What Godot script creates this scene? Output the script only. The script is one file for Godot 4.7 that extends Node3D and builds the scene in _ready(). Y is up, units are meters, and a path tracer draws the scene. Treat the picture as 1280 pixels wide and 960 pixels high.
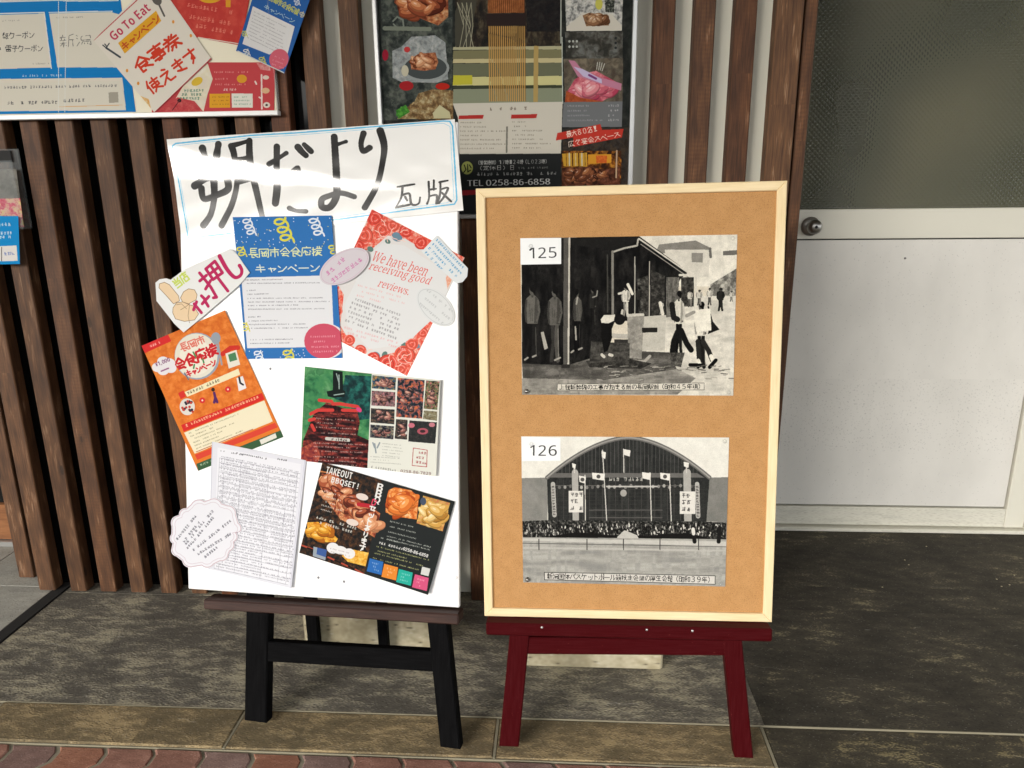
extends Node3D
# A shop front under a covered walkway: two easels with notice boards before a wooden slat screen.

# ---------------------------------------------------------------- view
const FOCAL := 900.0                      # focal length in pixels of a 1280 x 960 picture
const EYE := Vector3(0.0, 1.16, 0.0)
const WALL_Z := -1.875                    # front faces of the slats
const DOOR_Z := -2.39
var view_basis := Basis.from_euler(Vector3(deg_to_rad(-14.83), deg_to_rad(3.5), deg_to_rad(-0.62)))
var rng := RandomNumberGenerator.new()

func ray(px: float, py: float) -> Vector3:
	return view_basis * Vector3((px - 640.0) / FOCAL, -(py - 480.0) / FOCAL, -1.0)

func hit(p: Vector2, o: Vector3, n: Vector3) -> Vector3:
	var r := ray(p.x, p.y)
	return EYE + r * (n.dot(o - EYE) / n.dot(r))

func on_floor(px: float, py: float) -> Vector3:
	return hit(Vector2(px, py), Vector3.ZERO, Vector3.UP)

func on_wall(px: float, py: float, z := WALL_Z) -> Vector3:
	return hit(Vector2(px, py), Vector3(0, 0, z), Vector3(0, 0, 1))

func pixel_of(p: Vector3) -> Vector2:
	var q: Vector3 = view_basis.transposed() * (p - EYE)
	return Vector2(640.0 + FOCAL * q.x / -q.z, 480.0 - FOCAL * q.y / -q.z)

# ---------------------------------------------------------------- stroke letters, on a 10 x 10 grid (x then y)
const STROKES := {
	"上": "40 48/44 84/08 98", "越": "11 41/04 54/20 28/26 46/18 39 99/62 92/62 67 77/74 88/92 78", "新": "20 22/02 42/11 14/33 34/04 44/25 29/06 46/26 08/27 48/90 61 59/64 94/84 89",
	"幹": "02 42/20 22/13 43 46 16 13/14 44/08 48/27 29/71 54/71 94/64 84/57 97/74 79", "線": "20 03 33/30 05/25 29/07 18/37 48/60 52/52 92 95 55 52/53 93/75 79 68/46 66/96 79/86 99",
	"の": "52 38 17 14 31 71 93 96 69", "工": "12 82/52 58/08 98", "事": "01 91/23 73 74 24 23/16 86 88 18/05 95/50 59 39", "が": "13 63 68 47/31 09/72 85/70 81/90 92",
	"始": "20 17 39/02 42 09/62 53 93/82 94/55 95 99 59 55", "ま": "12 82/14 84/50 58 27 48 89", "る": "21 71 26 64 87 69 38 57", "前": "21 32/80 71/03 93/14 19/14 44 49/16 46/18 48/64 67/84 89 78",
	"長": "20 26/20 80/22 72/24 74/06 96/36 39 59/46 99/86 67", "岡": "01 09/01 91 99 89/23 34/73 64/25 85/36 38 78 76/54 58", "駅": "01 07/01 41/03 43/20 27/05 45/07 47 49/09 18/62 61 91 95 65/61 65 59/75 99",
	"昭": "01 41 48 08 01/04 44/52 92 95 84/72 55/56 96 99 59 56", "和": "40 01/03 53/21 29/24 06/24 46/62 92 98 68 62", "年": "21 04/21 91/14 84/24 26/06 96/51 59", "頃": "11 17/14 34/17 36/41 91/61 53/53 93 97 57 53/55 95/57 49/87 99",
	"潟": "01 12/03 14/09 26/42 33 35/62 92 94/35 95/46 38/46 96 99 88/57 58/77 78", "国": "01 91 99 09 01/23 73/25 75/27 77/53 57", "体": "20 04/13 19/33 93/62 69/63 37/63 97/47 77",
	"競": "10 12/02 42/14 44 46 16 14/26 09/36 39 49/60 62/52 92/64 94 96 66 64/76 59/86 89 99", "技": "11 19/03 33/07 35/42 92/60 64/44 84 49/55 99", "主": "40 51/13 83/15 85/52 58/08 98",
	"会": "50 04/50 95/34 64/16 86/46 28 78/68 89", "場": "13 33/21 27/08 38/52 92 94 54 52/45 95/56 38/57 97 98 88/77 59", "厚": "01 91/11 09/33 83 85 35 33/26 86/56 59 49/17 97", "生": "20 04/12 82/50 58/25 75/08 98",
	"館": "20 03/20 42/13 33 35 13 18 37/52 92/70 72/54 58/54 84 86 56/58 88/59 89", "食": "50 04/50 95/44 54/24 74 76 26/24 29 49/46 99/75 57/26 76", "応": "50 51/11 91/11 09/34 26/44 48 88 86/55 66/84 95",
	"援": "11 19/03 33/07 35/42 92/50 52/70 72/44 94/55 47 39/56 86 39/57 99", "市": "50 52/02 92/14 18/14 84 88/52 59", "キ": "13 83/06 96/40 59", "ャ": "25 95 77/44 59", "ン": "12 34/19 58 93", "ペ": "06 33 99/71 82 72 71",
	"ー": "05 95", "ク": "30 05/22 82 68 29", "ポ": "03 93/50 59 39/25 08/75 98/80 91 81 80", "紙": "20 03 33/30 05/25 29/07 18/37 48/92 52/52 59 79/55 95/72 78 99", "電": "10 90/02 04/02 92 94/50 55/23 33/73 83/15 85 88 18 15/16 86/50 58 98",
	"子": "11 81 53/53 59 39/04 94", "券": "21 32/71 62/03 93/05 95/51 08/55 99/37 67 59/47 29", "使": "20 04/13 19/32 92/34 84 86 36 34/60 66 39/46 99", "え": "40 61/13 73 09/46 59 99", "す": "02 92/60 67 46 64/57 39",
	"バ": "32 08/52 98/71 83/90 92", "ス": "12 72 09/54 98", "ケ": "20 05/13 93/62 39", "ッ": "24 36/54 66/93 88 59", "ト": "30 39/33 85", "ボ": "03 93/50 59 39/25 08/75 98/80 91/90 99", "ル": "21 26 09/61 69 95",
	"セ": "03 93 76/30 38 98", "あ": "12 82/40 49/63 39 17 45 86 68", "り": "21 26/71 76 49", "最": "20 80 83 23 20/21 81/04 94/15 19/45 49/16 46/18 48/55 95 59/66 99", "大": "03 93/50 53 09/53 99", "名": "40 03/31 81 09/35 85 89 39 36",
	"広": "50 51/11 91/11 09/53 28 88/66 99", "々": "40 13/31 81 36/36 69", "宴": "50 51/11 02/11 91 92/23 73 75 25 23/06 96/46 38 89/76 29", "当": "40 43/11 23/81 63/14 84 89 19/16 86", "店": "50 51/11 91/11 09/52 55/53 83/35 85 89 39 35", 
	"営": "10 22/40 42/80 62/03 93/03 05/93 95/34 64 66 36 34/27 77 79 29 27", "業": "30 33/60 63/11 22/81 72/03 93/24 74/26 76/07 97/53 59/57 19/57 99", "時": "01 31 38 08 01/04 34/42 92/60 64/54 94/45 95/70 79 59/57 68", "間": "01 09/01 41 43 03/61 91 99/61 63 93/34 64 68 38 34/36 66",
	"(": "80 63 66 89", ")": "10 33 36 19",
	"定": "50 51/11 02/11 91 92/24 74/54 58/56 76/35 28 09/28 99", "休": "20 04/13 19/33 93/62 69/63 37/63 97", "日": "20 70 79 29 20/24 74",
}

func parse(s: String) -> Array:
	var out := []
	for part in s.split("/", false):
		var line := PackedVector2Array()
		for w in part.strip_edges().split(" ", false):
			if w.contains(","):
				var xy := w.split(",")
				line.append(Vector2(xy[0].to_float(), xy[1].to_float()))
			else:
				line.append(Vector2(w[0].to_float(), w[1].to_float()))
		if line.size() > 0:
			out.append(line)
	return out

# ---------------------------------------------------------------- flat print: a picture drawn with filled shapes
class Print:
	var img: Image
	var size: Vector2
	var k := []                            # drawing coordinates -> picture
	var at := Vector2.ZERO
	var zoom := 1.0
	var dots := 1.0                        # picture dots per drawing unit
	var at_first := Vector2.ZERO
	var zoom_first := 1.0
	var host
	var rnd := RandomNumberGenerator.new()

	func _init(h, corners: Array, w: int, bg: Color, o := Vector2.ZERO, z := 1.0):
		host = h
		at = o
		zoom = z
		at_first = o
		zoom_first = z
		rnd.seed = w * 7 + int(o.x) + int(o.y)
		var q := []
		for c in corners:
			q.append(o + c / z)
		var top: float = (q[1] - q[0]).length()
		var side: float = (q[3] - q[0]).length()
		size = Vector2(w, round(w * side / top))
		img = Image.create(int(size.x), int(size.y), false, Image.FORMAT_RGB8)
		img.fill(bg)
		# square to quad, then its inverse
		var d1: Vector2 = q[1] - q[2]
		var d2: Vector2 = q[3] - q[2]
		var d3: Vector2 = q[0] - q[1] + q[2] - q[3]
		var den := d1.x * d2.y - d2.x * d1.y
		var g := (d3.x * d2.y - d2.x * d3.y) / den
		var hh := (d1.x * d3.y - d3.x * d1.y) / den
		var a: float = q[1].x - q[0].x + g * q[1].x
		var b: float = q[3].x - q[0].x + hh * q[3].x
		var c: float = q[0].x
		var d: float = q[1].y - q[0].y + g * q[1].y
		var e: float = q[3].y - q[0].y + hh * q[3].y
		var f: float = q[0].y
		k = [e - f * hh, c * hh - b, b * f - c * e, f * g - d, a - c * g, c * d - a * f, d * hh - e * g, b * g - a * hh, a * e - b * d]
		dots = w / top / z

	func at0(c: Vector2) -> Vector2:
		return at_first + c / zoom_first

	func crop(o: Vector2, z: float):
		dots *= zoom / z
		at = o
		zoom = z

	func p(v: Vector2) -> Vector2:
		var x := at.x + v.x / zoom
		var y := at.y + v.y / zoom
		var w: float = k[6] * x + k[7] * y + k[8]
		return Vector2((k[0] * x + k[1] * y + k[2]) / w * size.x, (k[3] * x + k[4] * y + k[5]) / w * size.y)

	func fill(pts: PackedVector2Array, col: Color):
		var lo := 1e9
		var hi := -1e9
		for v in pts:
			lo = minf(lo, v.y)
			hi = maxf(hi, v.y)
		var n := pts.size()
		for y in range(maxi(0, floori(lo)), mini(int(size.y) - 1, ceili(hi)) + 1):
			var yy := y + 0.5
			var xs := []
			for i in n:
				var a := pts[i]
				var b := pts[(i + 1) % n]
				if (a.y <= yy) != (b.y <= yy):
					xs.append(a.x + (yy - a.y) * (b.x - a.x) / (b.y - a.y))
			xs.sort()
			for i in range(0, xs.size() - 1, 2):
				var x0 := roundi(xs[i])
				var x1 := roundi(xs[i + 1])
				if x1 > x0:
					img.fill_rect(Rect2i(x0, y, x1 - x0, 1), col)

	func outline(s) -> PackedVector2Array:
		var src = host.parse(s)[0] if s is String else s
		var out := PackedVector2Array()
		for v in src:
			out.append(p(v))
		return out

	func poly(s, col: Color):
		fill(outline(s), col)

	func seg(a: Vector2, b: Vector2, r: float, col: Color):
		var d := b - a
		if d.length() > 0.01:
			var nn := d.normalized().orthogonal() * r
			fill(PackedVector2Array([a + nn, b + nn, b - nn, a - nn]), col)
		if r > 0.9:
			disc(b, r, r, col)

	func disc(c: Vector2, rx: float, ry: float, col: Color, turn := 0.0):
		var pts := PackedVector2Array()
		var n := clampi(int(rx * 1.5), 8, 40)
		for i in n:
			pts.append(c + Vector2(cos(TAU * i / n) * rx, sin(TAU * i / n) * ry).rotated(turn))
		fill(pts, col)

	func lines(s, width: float, col: Color):
		var sets = host.parse(s) if s is String else s
		for l in sets:
			var r := width * dots * 0.5
			var prev := p(l[0])
			if r > 0.9:
				disc(prev, r, r, col)
			for i in range(1, l.size()):
				var q := p(l[i])
				seg(prev, q, r, col)
				prev = q

	# strokes drawn as smooth curves through their points; the brush swells and thins a little
	func brush(s, width: float, col: Color, swell := 0.12):
		for l in (host.parse(s) if s is String else s):
			var n: int = l.size()
			var fine := PackedVector2Array()
			for i in n - 1:
				var a: Vector2 = l[maxi(i - 1, 0)]
				var b: Vector2 = l[i]
				var c: Vector2 = l[i + 1]
				var d: Vector2 = l[mini(i + 2, n - 1)]
				for j in 10:
					fine.append(b.cubic_interpolate(c, a, d, j / 10.0))
			fine.append(l[n - 1])
			var m := fine.size()
			var ph := rnd.randf() * 6.0
			for i in m - 1:
				var t := float(i) / m
				var w := width * (1.0 + swell * sin(t * 5.0 + ph) + swell * 0.6 * (0.5 - t))
				lines([PackedVector2Array([fine[i], fine[i + 1]])], w, col)

	# the uneven tone of a photographic print
	func tone(amount: float, freq: float, sd: int):
		var nz := FastNoiseLite.new()
		nz.seed = sd
		nz.frequency = freq
		nz.fractal_octaves = 5
		nz.fractal_gain = 0.65
		var m := nz.get_image(int(size.x), int(size.y), false, false, false).get_data()
		var d := img.get_data()
		for i in m.size():
			var v := (m[i] - 128) / 128.0
			for c in 3:
				var q := d[i * 3 + c]
				d[i * 3 + c] = clampi(int(q + v * amount * (40.0 + q * 0.6)), 0, 255)
		img = Image.create_from_data(int(size.x), int(size.y), false, Image.FORMAT_RGB8, d)

	# pieces of food heaped in an ellipse: dark to light inks, each piece with a lit back and a gleam
	func heap(x: float, y: float, rx: float, ry: float, n: int, piece: float, inks: Array):
		for i in n:
			var a := rnd.randf() * TAU
			var r := sqrt(rnd.randf()) * (1.0 - 0.5 * i / n)
			var c := Vector2(x + cos(a) * rx * r, y + sin(a) * ry * r)
			var tr := rnd.randf_range(-0.9, 0.9)
			var sx := piece * rnd.randf_range(0.7, 1.3)
			var sy := sx * rnd.randf_range(0.35, 0.6)
			var k := rnd.randi() % (inks.size() - 1)
			var dark: Color = inks[k]
			var light: Color = inks[k + 1]
			spot(c.x, c.y + sy * 0.3, sx, sy, dark.darkened(0.22), tr)
			spot(c.x, c.y, sx, sy, dark, tr)
			spot(c.x - sx * 0.15, c.y - sy * 0.25, sx * 0.7, sy * 0.55, light, tr)
			spot(c.x - sx * 0.25, c.y - sy * 0.4, sx * 0.25, sy * 0.16, light.lightened(0.45), tr)

	func rose(x: float, y: float, r: float, col: Color):
		spot(x, y, r, r * 0.92, col)
		for i in 9:
			var a := i * 2.1 + x
			var q := r * (0.95 - i * 0.095)
			var l := PackedVector2Array()
			for j in 7:
				l.append(Vector2(x, y) + Vector2(cos(a + j * 0.28), sin(a + j * 0.28)) * q)
			lines([l], r * 0.11, col.lightened(0.4) if i % 2 else col.darkened(0.18))

	func spot(x: float, y: float, rx: float, ry: float, col: Color, turn := 0.0):
		var pts := PackedVector2Array()
		for i in 28:
			pts.append(Vector2(x, y) + Vector2(cos(TAU * i / 28) * rx, sin(TAU * i / 28) * ry).rotated(turn))
		poly(pts, col)

	# letters along a -> b (the foot of the line of writing), hgt high; upright unless tall is set
	func jp(s: String, a: Vector2, b: Vector2, hgt: float, wgt: float, col: Color, vertical := false):
		var n := s.length()
		var step := (b - a) / n
		var along := step if not vertical else (b - a).normalized().orthogonal() * -hgt
		var up := (b - a).normalized().orthogonal() * hgt
		if up.y > 0.0 and not vertical:
			up = -up
		for i in n:
			var ch := s[i]
			if not host.STROKES.has(ch):
				if ch != " ":
					if vertical:
						txt(ch, a + step * (i + 0.9) + Vector2(0, 0), a + step * (i + 0.9) + Vector2(hgt * 0.8, hgt * 0.2), hgt, col)
					else:
						txt(ch, a + step * (i + 0.2), a + step * (i + 0.8), hgt, col, "Droid Sans", wgt > hgt * 0.16)
				continue
			for l in host.parse(host.STROKES[ch]):
				var out := PackedVector2Array()
				for v in l:
					if vertical:
						var across := Vector2(step.normalized().y, -step.normalized().x) * hgt
						out.append(a + step * i + across * ((v.x - 4.5) / 10.0) + step * (v.y / 10.5))
					else:
						out.append(a + along * (i + 0.06 + v.x / 10.4) + up * (1.0 - v.y / 9.0))
				lines([out], wgt, col)

	# Latin letters stretched over a -> b
	func txt(s: String, a: Vector2, b: Vector2, hgt: float, col: Color, face := "Droid Sans", bold := true, slant := 0.0):
		var f := SystemFont.new()
		f.font_names = PackedStringArray([face])
		f.font_weight = 700 if bold else 400
		var tm := TextMesh.new()
		tm.font = f
		tm.text = s
		tm.font_size = 48
		tm.pixel_size = 1.0
		tm.depth = 0.0
		tm.curve_step = 2.0
		tm.horizontal_alignment = HORIZONTAL_ALIGNMENT_LEFT
		tm.vertical_alignment = VERTICAL_ALIGNMENT_BOTTOM
		var arr := tm.get_mesh_arrays()
		var vs: PackedVector3Array = arr[Mesh.ARRAY_VERTEX]
		var idx: PackedInt32Array = arr[Mesh.ARRAY_INDEX]
		var lo := Vector2(1e9, 1e9)
		var hi := -lo
		for v in vs:
			lo = lo.min(Vector2(v.x, v.y))
			hi = hi.max(Vector2(v.x, v.y))
		var along := (b - a) / maxf(1.0, hi.x - lo.x)
		var up := (b - a).normalized().orthogonal()
		if up.y > 0.0:
			up = -up
		up *= hgt / maxf(1.0, hi.y - lo.y)
		for t in range(0, idx.size(), 3):
			var tri := PackedVector2Array()
			for j in 3:
				var v: Vector3 = vs[idx[t + j]]
				tri.append(p(a + along * (v.x - lo.x + slant * (v.y - lo.y)) + up * (v.y - lo.y)))
			fill(tri, col)

	# print too small to read: n lines between the sides a -> b (top line) and c (start of the last line)
	func rows(a: Vector2, b: Vector2, c: Vector2, n: int, hgt: float, col: Color, cover := 0.75, full := 0.8):
		var along := (b - a)
		var len := along.length()
		along /= len
		var down := along.orthogonal()
		if down.dot(c - a) < 0.0:
			down = -down
		for i in n:
			var start := a.lerp(c, float(i) / maxf(1, n - 1))
			var end := len * (full + (1.0 - full) * rnd.randf()) * (1.0 if rnd.randf() > 0.15 else 0.6)
			var x := 0.0
			while x < end:
				var w := hgt * rnd.randf_range(0.75, 1.0)
				if rnd.randf() < cover:
					var q := start + along * x
					var cw := w * 0.82
					var thin := hgt * 0.13
					for j in 2 + rnd.randi() % 2:
						var y := hgt * (-0.42 + 0.84 * (j + rnd.randf() * 0.6) / 3.0)
						var x0 := cw * rnd.randf() * 0.3
						var x1 := cw * (0.6 + 0.4 * rnd.randf())
						lines([PackedVector2Array([q + along * x0 + down * y, q + along * x1 + down * y])], thin, col)
					for j in 1 + rnd.randi() % 2:
						var xx := cw * (0.15 + 0.7 * rnd.randf())
						lines([PackedVector2Array([q + along * xx - down * hgt * (0.2 + 0.25 * rnd.randf()), q + along * (xx + cw * (rnd.randf() - 0.5) * 0.5) + down * hgt * (0.2 + 0.25 * rnd.randf())])], thin, col)
				x += w

	# a patch of printed picture in the given inks
	func patch(s, inks: Array, freq: float, sd: int, grain := 0.06, stretch := Vector2(1, 1)):
		var pts := outline(s)
		var nz := FastNoiseLite.new()
		nz.seed = sd
		nz.noise_type = FastNoiseLite.TYPE_SIMPLEX
		nz.frequency = freq
		nz.fractal_octaves = 5
		nz.fractal_gain = 0.55
		var order := inks.duplicate()
		order.sort_custom(func(c1: Color, c2: Color) -> bool: return c1.get_luminance() < c2.get_luminance())
		inks = order
		var tint := FastNoiseLite.new()
		tint.seed = sd + 77
		tint.frequency = freq * 1.7
		tint.fractal_octaves = 2
		var lo := 1e9
		var hi := -1e9
		for v in pts:
			lo = minf(lo, v.y)
			hi = maxf(hi, v.y)
		var n := pts.size()
		for y in range(maxi(0, floori(lo)), mini(int(size.y) - 1, ceili(hi)) + 1):
			var yy := y + 0.5
			var xs := []
			for i in n:
				var a := pts[i]
				var b := pts[(i + 1) % n]
				if (a.y <= yy) != (b.y <= yy):
					xs.append(a.x + (yy - a.y) * (b.x - a.x) / (b.y - a.y))
			xs.sort()
			for i in range(0, xs.size() - 1, 2):
				for x in range(maxi(0, roundi(xs[i])), mini(int(size.x), roundi(xs[i + 1]))):
					var nv := nz.get_noise_2d(x * stretch.x, y * stretch.y)
					var t := clampf(nv * 1.0 + 0.5, 0.0, 0.999) * (inks.size() - 1)
					var c: Color = inks[int(t)].lerp(inks[int(t) + 1], t - int(t))
					c = c.lerp(inks[(int(t) + 2) % inks.size()], clampf(tint.get_noise_2d(x * stretch.y, y * stretch.x) * 1.3, 0.0, 0.45))
					var gq := (rnd.randf() - 0.5) * grain
					img.set_pixel(x, y, Color(c.r + gq, c.g + gq, c.b + gq))

	func soften(f: float):
		var w := int(size.x)
		var h := int(size.y)
		img.resize(int(w / f), int(h / f), Image.INTERPOLATE_BILINEAR)
		img.resize(w, h, Image.INTERPOLATE_CUBIC)

	func grain(amount: float):
		var d := img.get_data()
		var a := int(amount * 255.0)
		for i in range(0, d.size(), 3):
			var g := rnd.randi_range(-a, a)
			d[i] = clampi(d[i] + g, 0, 255)
			d[i + 1] = clampi(d[i + 1] + g, 0, 255)
			d[i + 2] = clampi(d[i + 2] + g, 0, 255)
		img = Image.create_from_data(int(size.x), int(size.y), false, Image.FORMAT_RGB8, d)

	func texture() -> ImageTexture:
		img.generate_mipmaps()
		return ImageTexture.create_from_image(img)

func rgb(r: int, g: int, b: int) -> Color:
	return Color8(r, g, b)

func inks(list: Array) -> Array:
	var out := []
	for i in range(0, list.size(), 3):
		out.append(Color8(list[i], list[i + 1], list[i + 2]))
	return out

# ---------------------------------------------------------------- materials
func mat(col: Color, rough := 0.7, spec := 0.5, metal := 0.0) -> StandardMaterial3D:
	var m := StandardMaterial3D.new()
	m.albedo_color = col
	m.roughness = rough
	m.metallic_specular = spec
	m.metallic = metal
	return m

func tex_mat(tex: Texture2D, rough := 0.7, spec := 0.5, tiles := Vector2(1, 1)) -> StandardMaterial3D:
	var m := mat(Color.WHITE, rough, spec)
	m.albedo_texture = tex
	m.uv1_scale = Vector3(tiles.x, tiles.y, 1)
	return m

func noise(sd: int, freq: float, oct := 3, cell := false) -> FastNoiseLite:
	var n := FastNoiseLite.new()
	n.seed = sd
	n.frequency = freq
	n.fractal_octaves = oct
	n.noise_type = FastNoiseLite.TYPE_CELLULAR if cell else FastNoiseLite.TYPE_SIMPLEX_SMOOTH
	return n

func picture(w: int, h: int, f: Callable) -> Image:
	var d := PackedByteArray()
	d.resize(w * h * 3)
	var i := 0
	for y in h:
		for x in w:
			var c: Color = f.call(x, y)
			d[i] = clampi(int(c.r * 255.0), 0, 255)
			d[i + 1] = clampi(int(c.g * 255.0), 0, 255)
			d[i + 2] = clampi(int(c.b * 255.0), 0, 255)
			i += 3
	return Image.create_from_data(w, h, false, Image.FORMAT_RGB8, d)

func to_texture(img: Image) -> ImageTexture:
	img.generate_mipmaps()
	return ImageTexture.create_from_image(img)

func relief(img: Image, strength: float) -> ImageTexture:
	var n: Image = img.duplicate()
	n.clear_mipmaps()
	n.convert(Image.FORMAT_RGBA8)
	n.bump_map_to_normal_map(strength)
	return to_texture(n)

# stained timber: growth rings drawn out along the length, saw marks across it, pale worn fibres
func timber(sd: int, dark: Color, light: Color, saw: float, worn: float, knotty := 3) -> StandardMaterial3D:
	var ring := noise(sd, 0.035, 3)
	var fibre := noise(sd + 3, 0.35, 2)
	var blot := noise(sd + 5, 0.012, 3)
	var kr := RandomNumberGenerator.new()
	kr.seed = sd
	var knots := []
	for i in knotty:
		knots.append(Vector3(kr.randf_range(10, 118), kr.randf_range(60, 960), kr.randf_range(3.0, 6.5)))
	var f := func(x: int, y: int) -> Color:
		var r := ring.get_noise_2d(x * 1.0 + 9.0 * blot.get_noise_2d(x * 0.3, y * 0.35), y * 0.045)
		r = absf(sin(r * 9.0))
		var g := fibre.get_noise_2d(x, y * 0.05)
		var b := blot.get_noise_2d(x * 2.0, y * 0.8)
		var t := clampf(0.42 + 0.24 * (r - 0.5) + 0.3 * g + 0.45 * b + saw * sin(y * 0.9 + 2.0 * b) * (0.5 + b), 0.0, 1.0)
		var c := dark.lerp(light, t)
		if g * 0.7 + b > worn:
			c = c.lerp(light.lightened(0.22), clampf((g * 0.7 + b - worn) * 4.0, 0.0, 0.7))
		for kn in knots:
			var e := Vector2(x - kn.x, (y - kn.y) * 0.45).length()
			if e < kn.z:
				c = c.darkened(0.55 - 0.25 * absf(sin(e * 2.2)))
			elif e < kn.z * 2.2:
				c = c.darkened(0.12 * absf(sin(e * 1.6)))
		return c
	var img := picture(128, 1024, f)
	var m := tex_mat(to_texture(img), 0.62, 0.4, Vector2(1.0 / 0.13, 1.0 / 1.45))
	m.normal_enabled = true
	m.normal_texture = relief(img, 2.5)
	m.normal_scale = 0.3
	return m

# brushed paint on wood: faint strokes along the length, nicks down to the bare wood
func paint(sd: int, col: Color, nick: Color, rough: float) -> StandardMaterial3D:
	var stroke := noise(sd, 0.3, 3)
	var wear := noise(sd + 1, 0.09, 4)
	var img := picture(128, 512, func(x: int, y: int) -> Color:
		var c := col.lightened(clampf(0.02 + 0.035 * stroke.get_noise_2d(x, y * 0.04), 0.0, 0.2))
		var v := wear.get_noise_2d(x * 1.4, y * 0.7)
		if v > 0.60:
			c = c.lerp(nick, clampf((v - 0.60) * 5.0, 0.0, 0.5))
		return c)
	var m := tex_mat(to_texture(img), rough, 0.14, Vector2(1.0 / 0.16, 1.0 / 0.6))
	m.normal_enabled = true
	m.normal_texture = relief(img, 2.0)
	m.normal_scale = 0.15
	return m

# trowelled concrete: buff cement smears, brush streaks, dark stains, pale specks
func concrete(sd: int, dark: Color, mid: Color, buff: Color, smear: float, specks: float, w := 1024, h := 512, hard := 1.0) -> StandardMaterial3D:
	var big := noise(sd, 0.007, 6)
	big.fractal_gain = 0.6
	var streak := noise(sd + 1, 0.035, 5)
	streak.fractal_gain = 0.65
	var fine := noise(sd + 2, 0.4, 2)
	var r := RandomNumberGenerator.new()
	r.seed = sd
	var f := func(x: int, y: int) -> Color:
		var b := big.get_noise_2d(x, y * 1.25)
		var s := streak.get_noise_2d(x * 0.55 + y * 0.15, y * 1.5 - x * 0.10)
		var g := fine.get_noise_2d(x * 0.5 + y * 0.1, y * 1.2 - x * 0.1)
		var t := clampf(0.5 + b * 0.8 + s * 0.55 + g * 0.4, 0.0, 1.0)
		var c := dark.lerp(mid, t)
		var q := b * 0.7 + s * 0.75 + g * 0.45 + smear
		if q > 0.0:
			c = c.lerp(buff, clampf(q * hard, 0.0, 0.7))
		var z := r.randf()
		if z < specks:
			c = c.lightened(0.25)
		elif z > 0.985:
			c = c.darkened(0.35)
		return c
	var img := picture(w, h, f)
	for i in int(w * h / 5200.0):
		var p := Vector2(r.randf() * w, r.randf() * h)
		var d := Vector2.from_angle(r.randf_range(-0.5, 0.35)) * (1.0 if i % 5 else 0.5)
		var up := r.randf_range(-0.16, 0.22)
		for k in r.randi_range(6, 46):
			p += d.rotated(sin(k * 0.3 + i) * 0.25)
			var q := Vector2i(posmod(int(p.x), w), posmod(int(p.y), h))
			var c := img.get_pixelv(q)
			img.set_pixelv(q, c.lightened(up) if up > 0.0 else c.darkened(-up))
	var m := tex_mat(to_texture(img), 0.85, 0.3)
	m.normal_enabled = true
	m.normal_texture = relief(img, 4.0)
	m.normal_scale = 0.5
	return m

# ---------------------------------------------------------------- shapes
func begin() -> SurfaceTool:
	var st := SurfaceTool.new()
	st.begin(Mesh.PRIMITIVE_TRIANGLES)
	return st

func tri(st: SurfaceTool, pts: Array, uvs: Array, normal: Vector3):
	var flip: bool = (pts[1] - pts[0]).cross(pts[2] - pts[0]).dot(normal) > 0.0
	for i in ([0, 2, 1] if flip else [0, 1, 2]):
		st.set_normal(normal)
		st.set_uv(uvs[i])
		st.add_vertex(pts[i])

func quad(st: SurfaceTool, a: Vector3, b: Vector3, c: Vector3, d: Vector3, normal: Vector3, uv: Callable):
	tri(st, [a, b, c], [uv.call(a), uv.call(b), uv.call(c)], normal)
	tri(st, [a, c, d], [uv.call(a), uv.call(c), uv.call(d)], normal)

# a box with chamfered edges; half axes ax, ay, az; the print runs along the longest of them
func bar(st: SurfaceTool, c: Vector3, ax: Vector3, ay: Vector3, az: Vector3, bevel := 0.002, shift := Vector2.ZERO):
	var axes := [ax, ay, az]
	var lens := [ax.length(), ay.length(), az.length()]
	var long := 0
	for i in 3:
		if lens[i] > lens[long]:
			long = i
	var ins := []
	for i in 3:
		ins.append(axes[i] * maxf(0.0, 1.0 - bevel / lens[i]))
	for k in 3:
		var i := (k + 1) % 3
		var j := (k + 2) % 3
		var vl := i if i == long else (j if j == long else (i if lens[i] > lens[j] else j))
		var ul := j if vl == i else i
		var ud: Vector3 = axes[ul].normalized()
		var vd: Vector3 = axes[vl].normalized()
		var uvf := func(p: Vector3) -> Vector2: return Vector2((p - c).dot(ud) + shift.x + k * 0.037, (p - c).dot(vd) + shift.y)
		for s in [-1.0, 1.0]:
			var o: Vector3 = c + axes[k] * s
			quad(st, o - ins[i] - ins[j], o + ins[i] - ins[j], o + ins[i] + ins[j], o - ins[i] + ins[j], (axes[k] * s).normalized(), uvf)
		for si in [-1.0, 1.0]:
			for sj in [-1.0, 1.0]:                       # edges that run along axis k
				var e1: Vector3 = c + axes[i] * si + ins[j] * sj
				var e2: Vector3 = c + ins[i] * si + axes[j] * sj
				quad(st, e1 - ins[k], e1 + ins[k], e2 + ins[k], e2 - ins[k], (axes[i].normalized() * si + axes[j].normalized() * sj).normalized(), uvf)
	for sx in [-1.0, 1.0]:
		for sy in [-1.0, 1.0]:
			for sz in [-1.0, 1.0]:
				var nn: Vector3 = (ax.normalized() * sx + ay.normalized() * sy + az.normalized() * sz).normalized()
				tri(st, [c + ax * sx + ins[1] * sy + ins[2] * sz, c + ins[0] * sx + ay * sy + ins[2] * sz, c + ins[0] * sx + ins[1] * sy + az * sz], [shift, shift, shift], nn)

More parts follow.
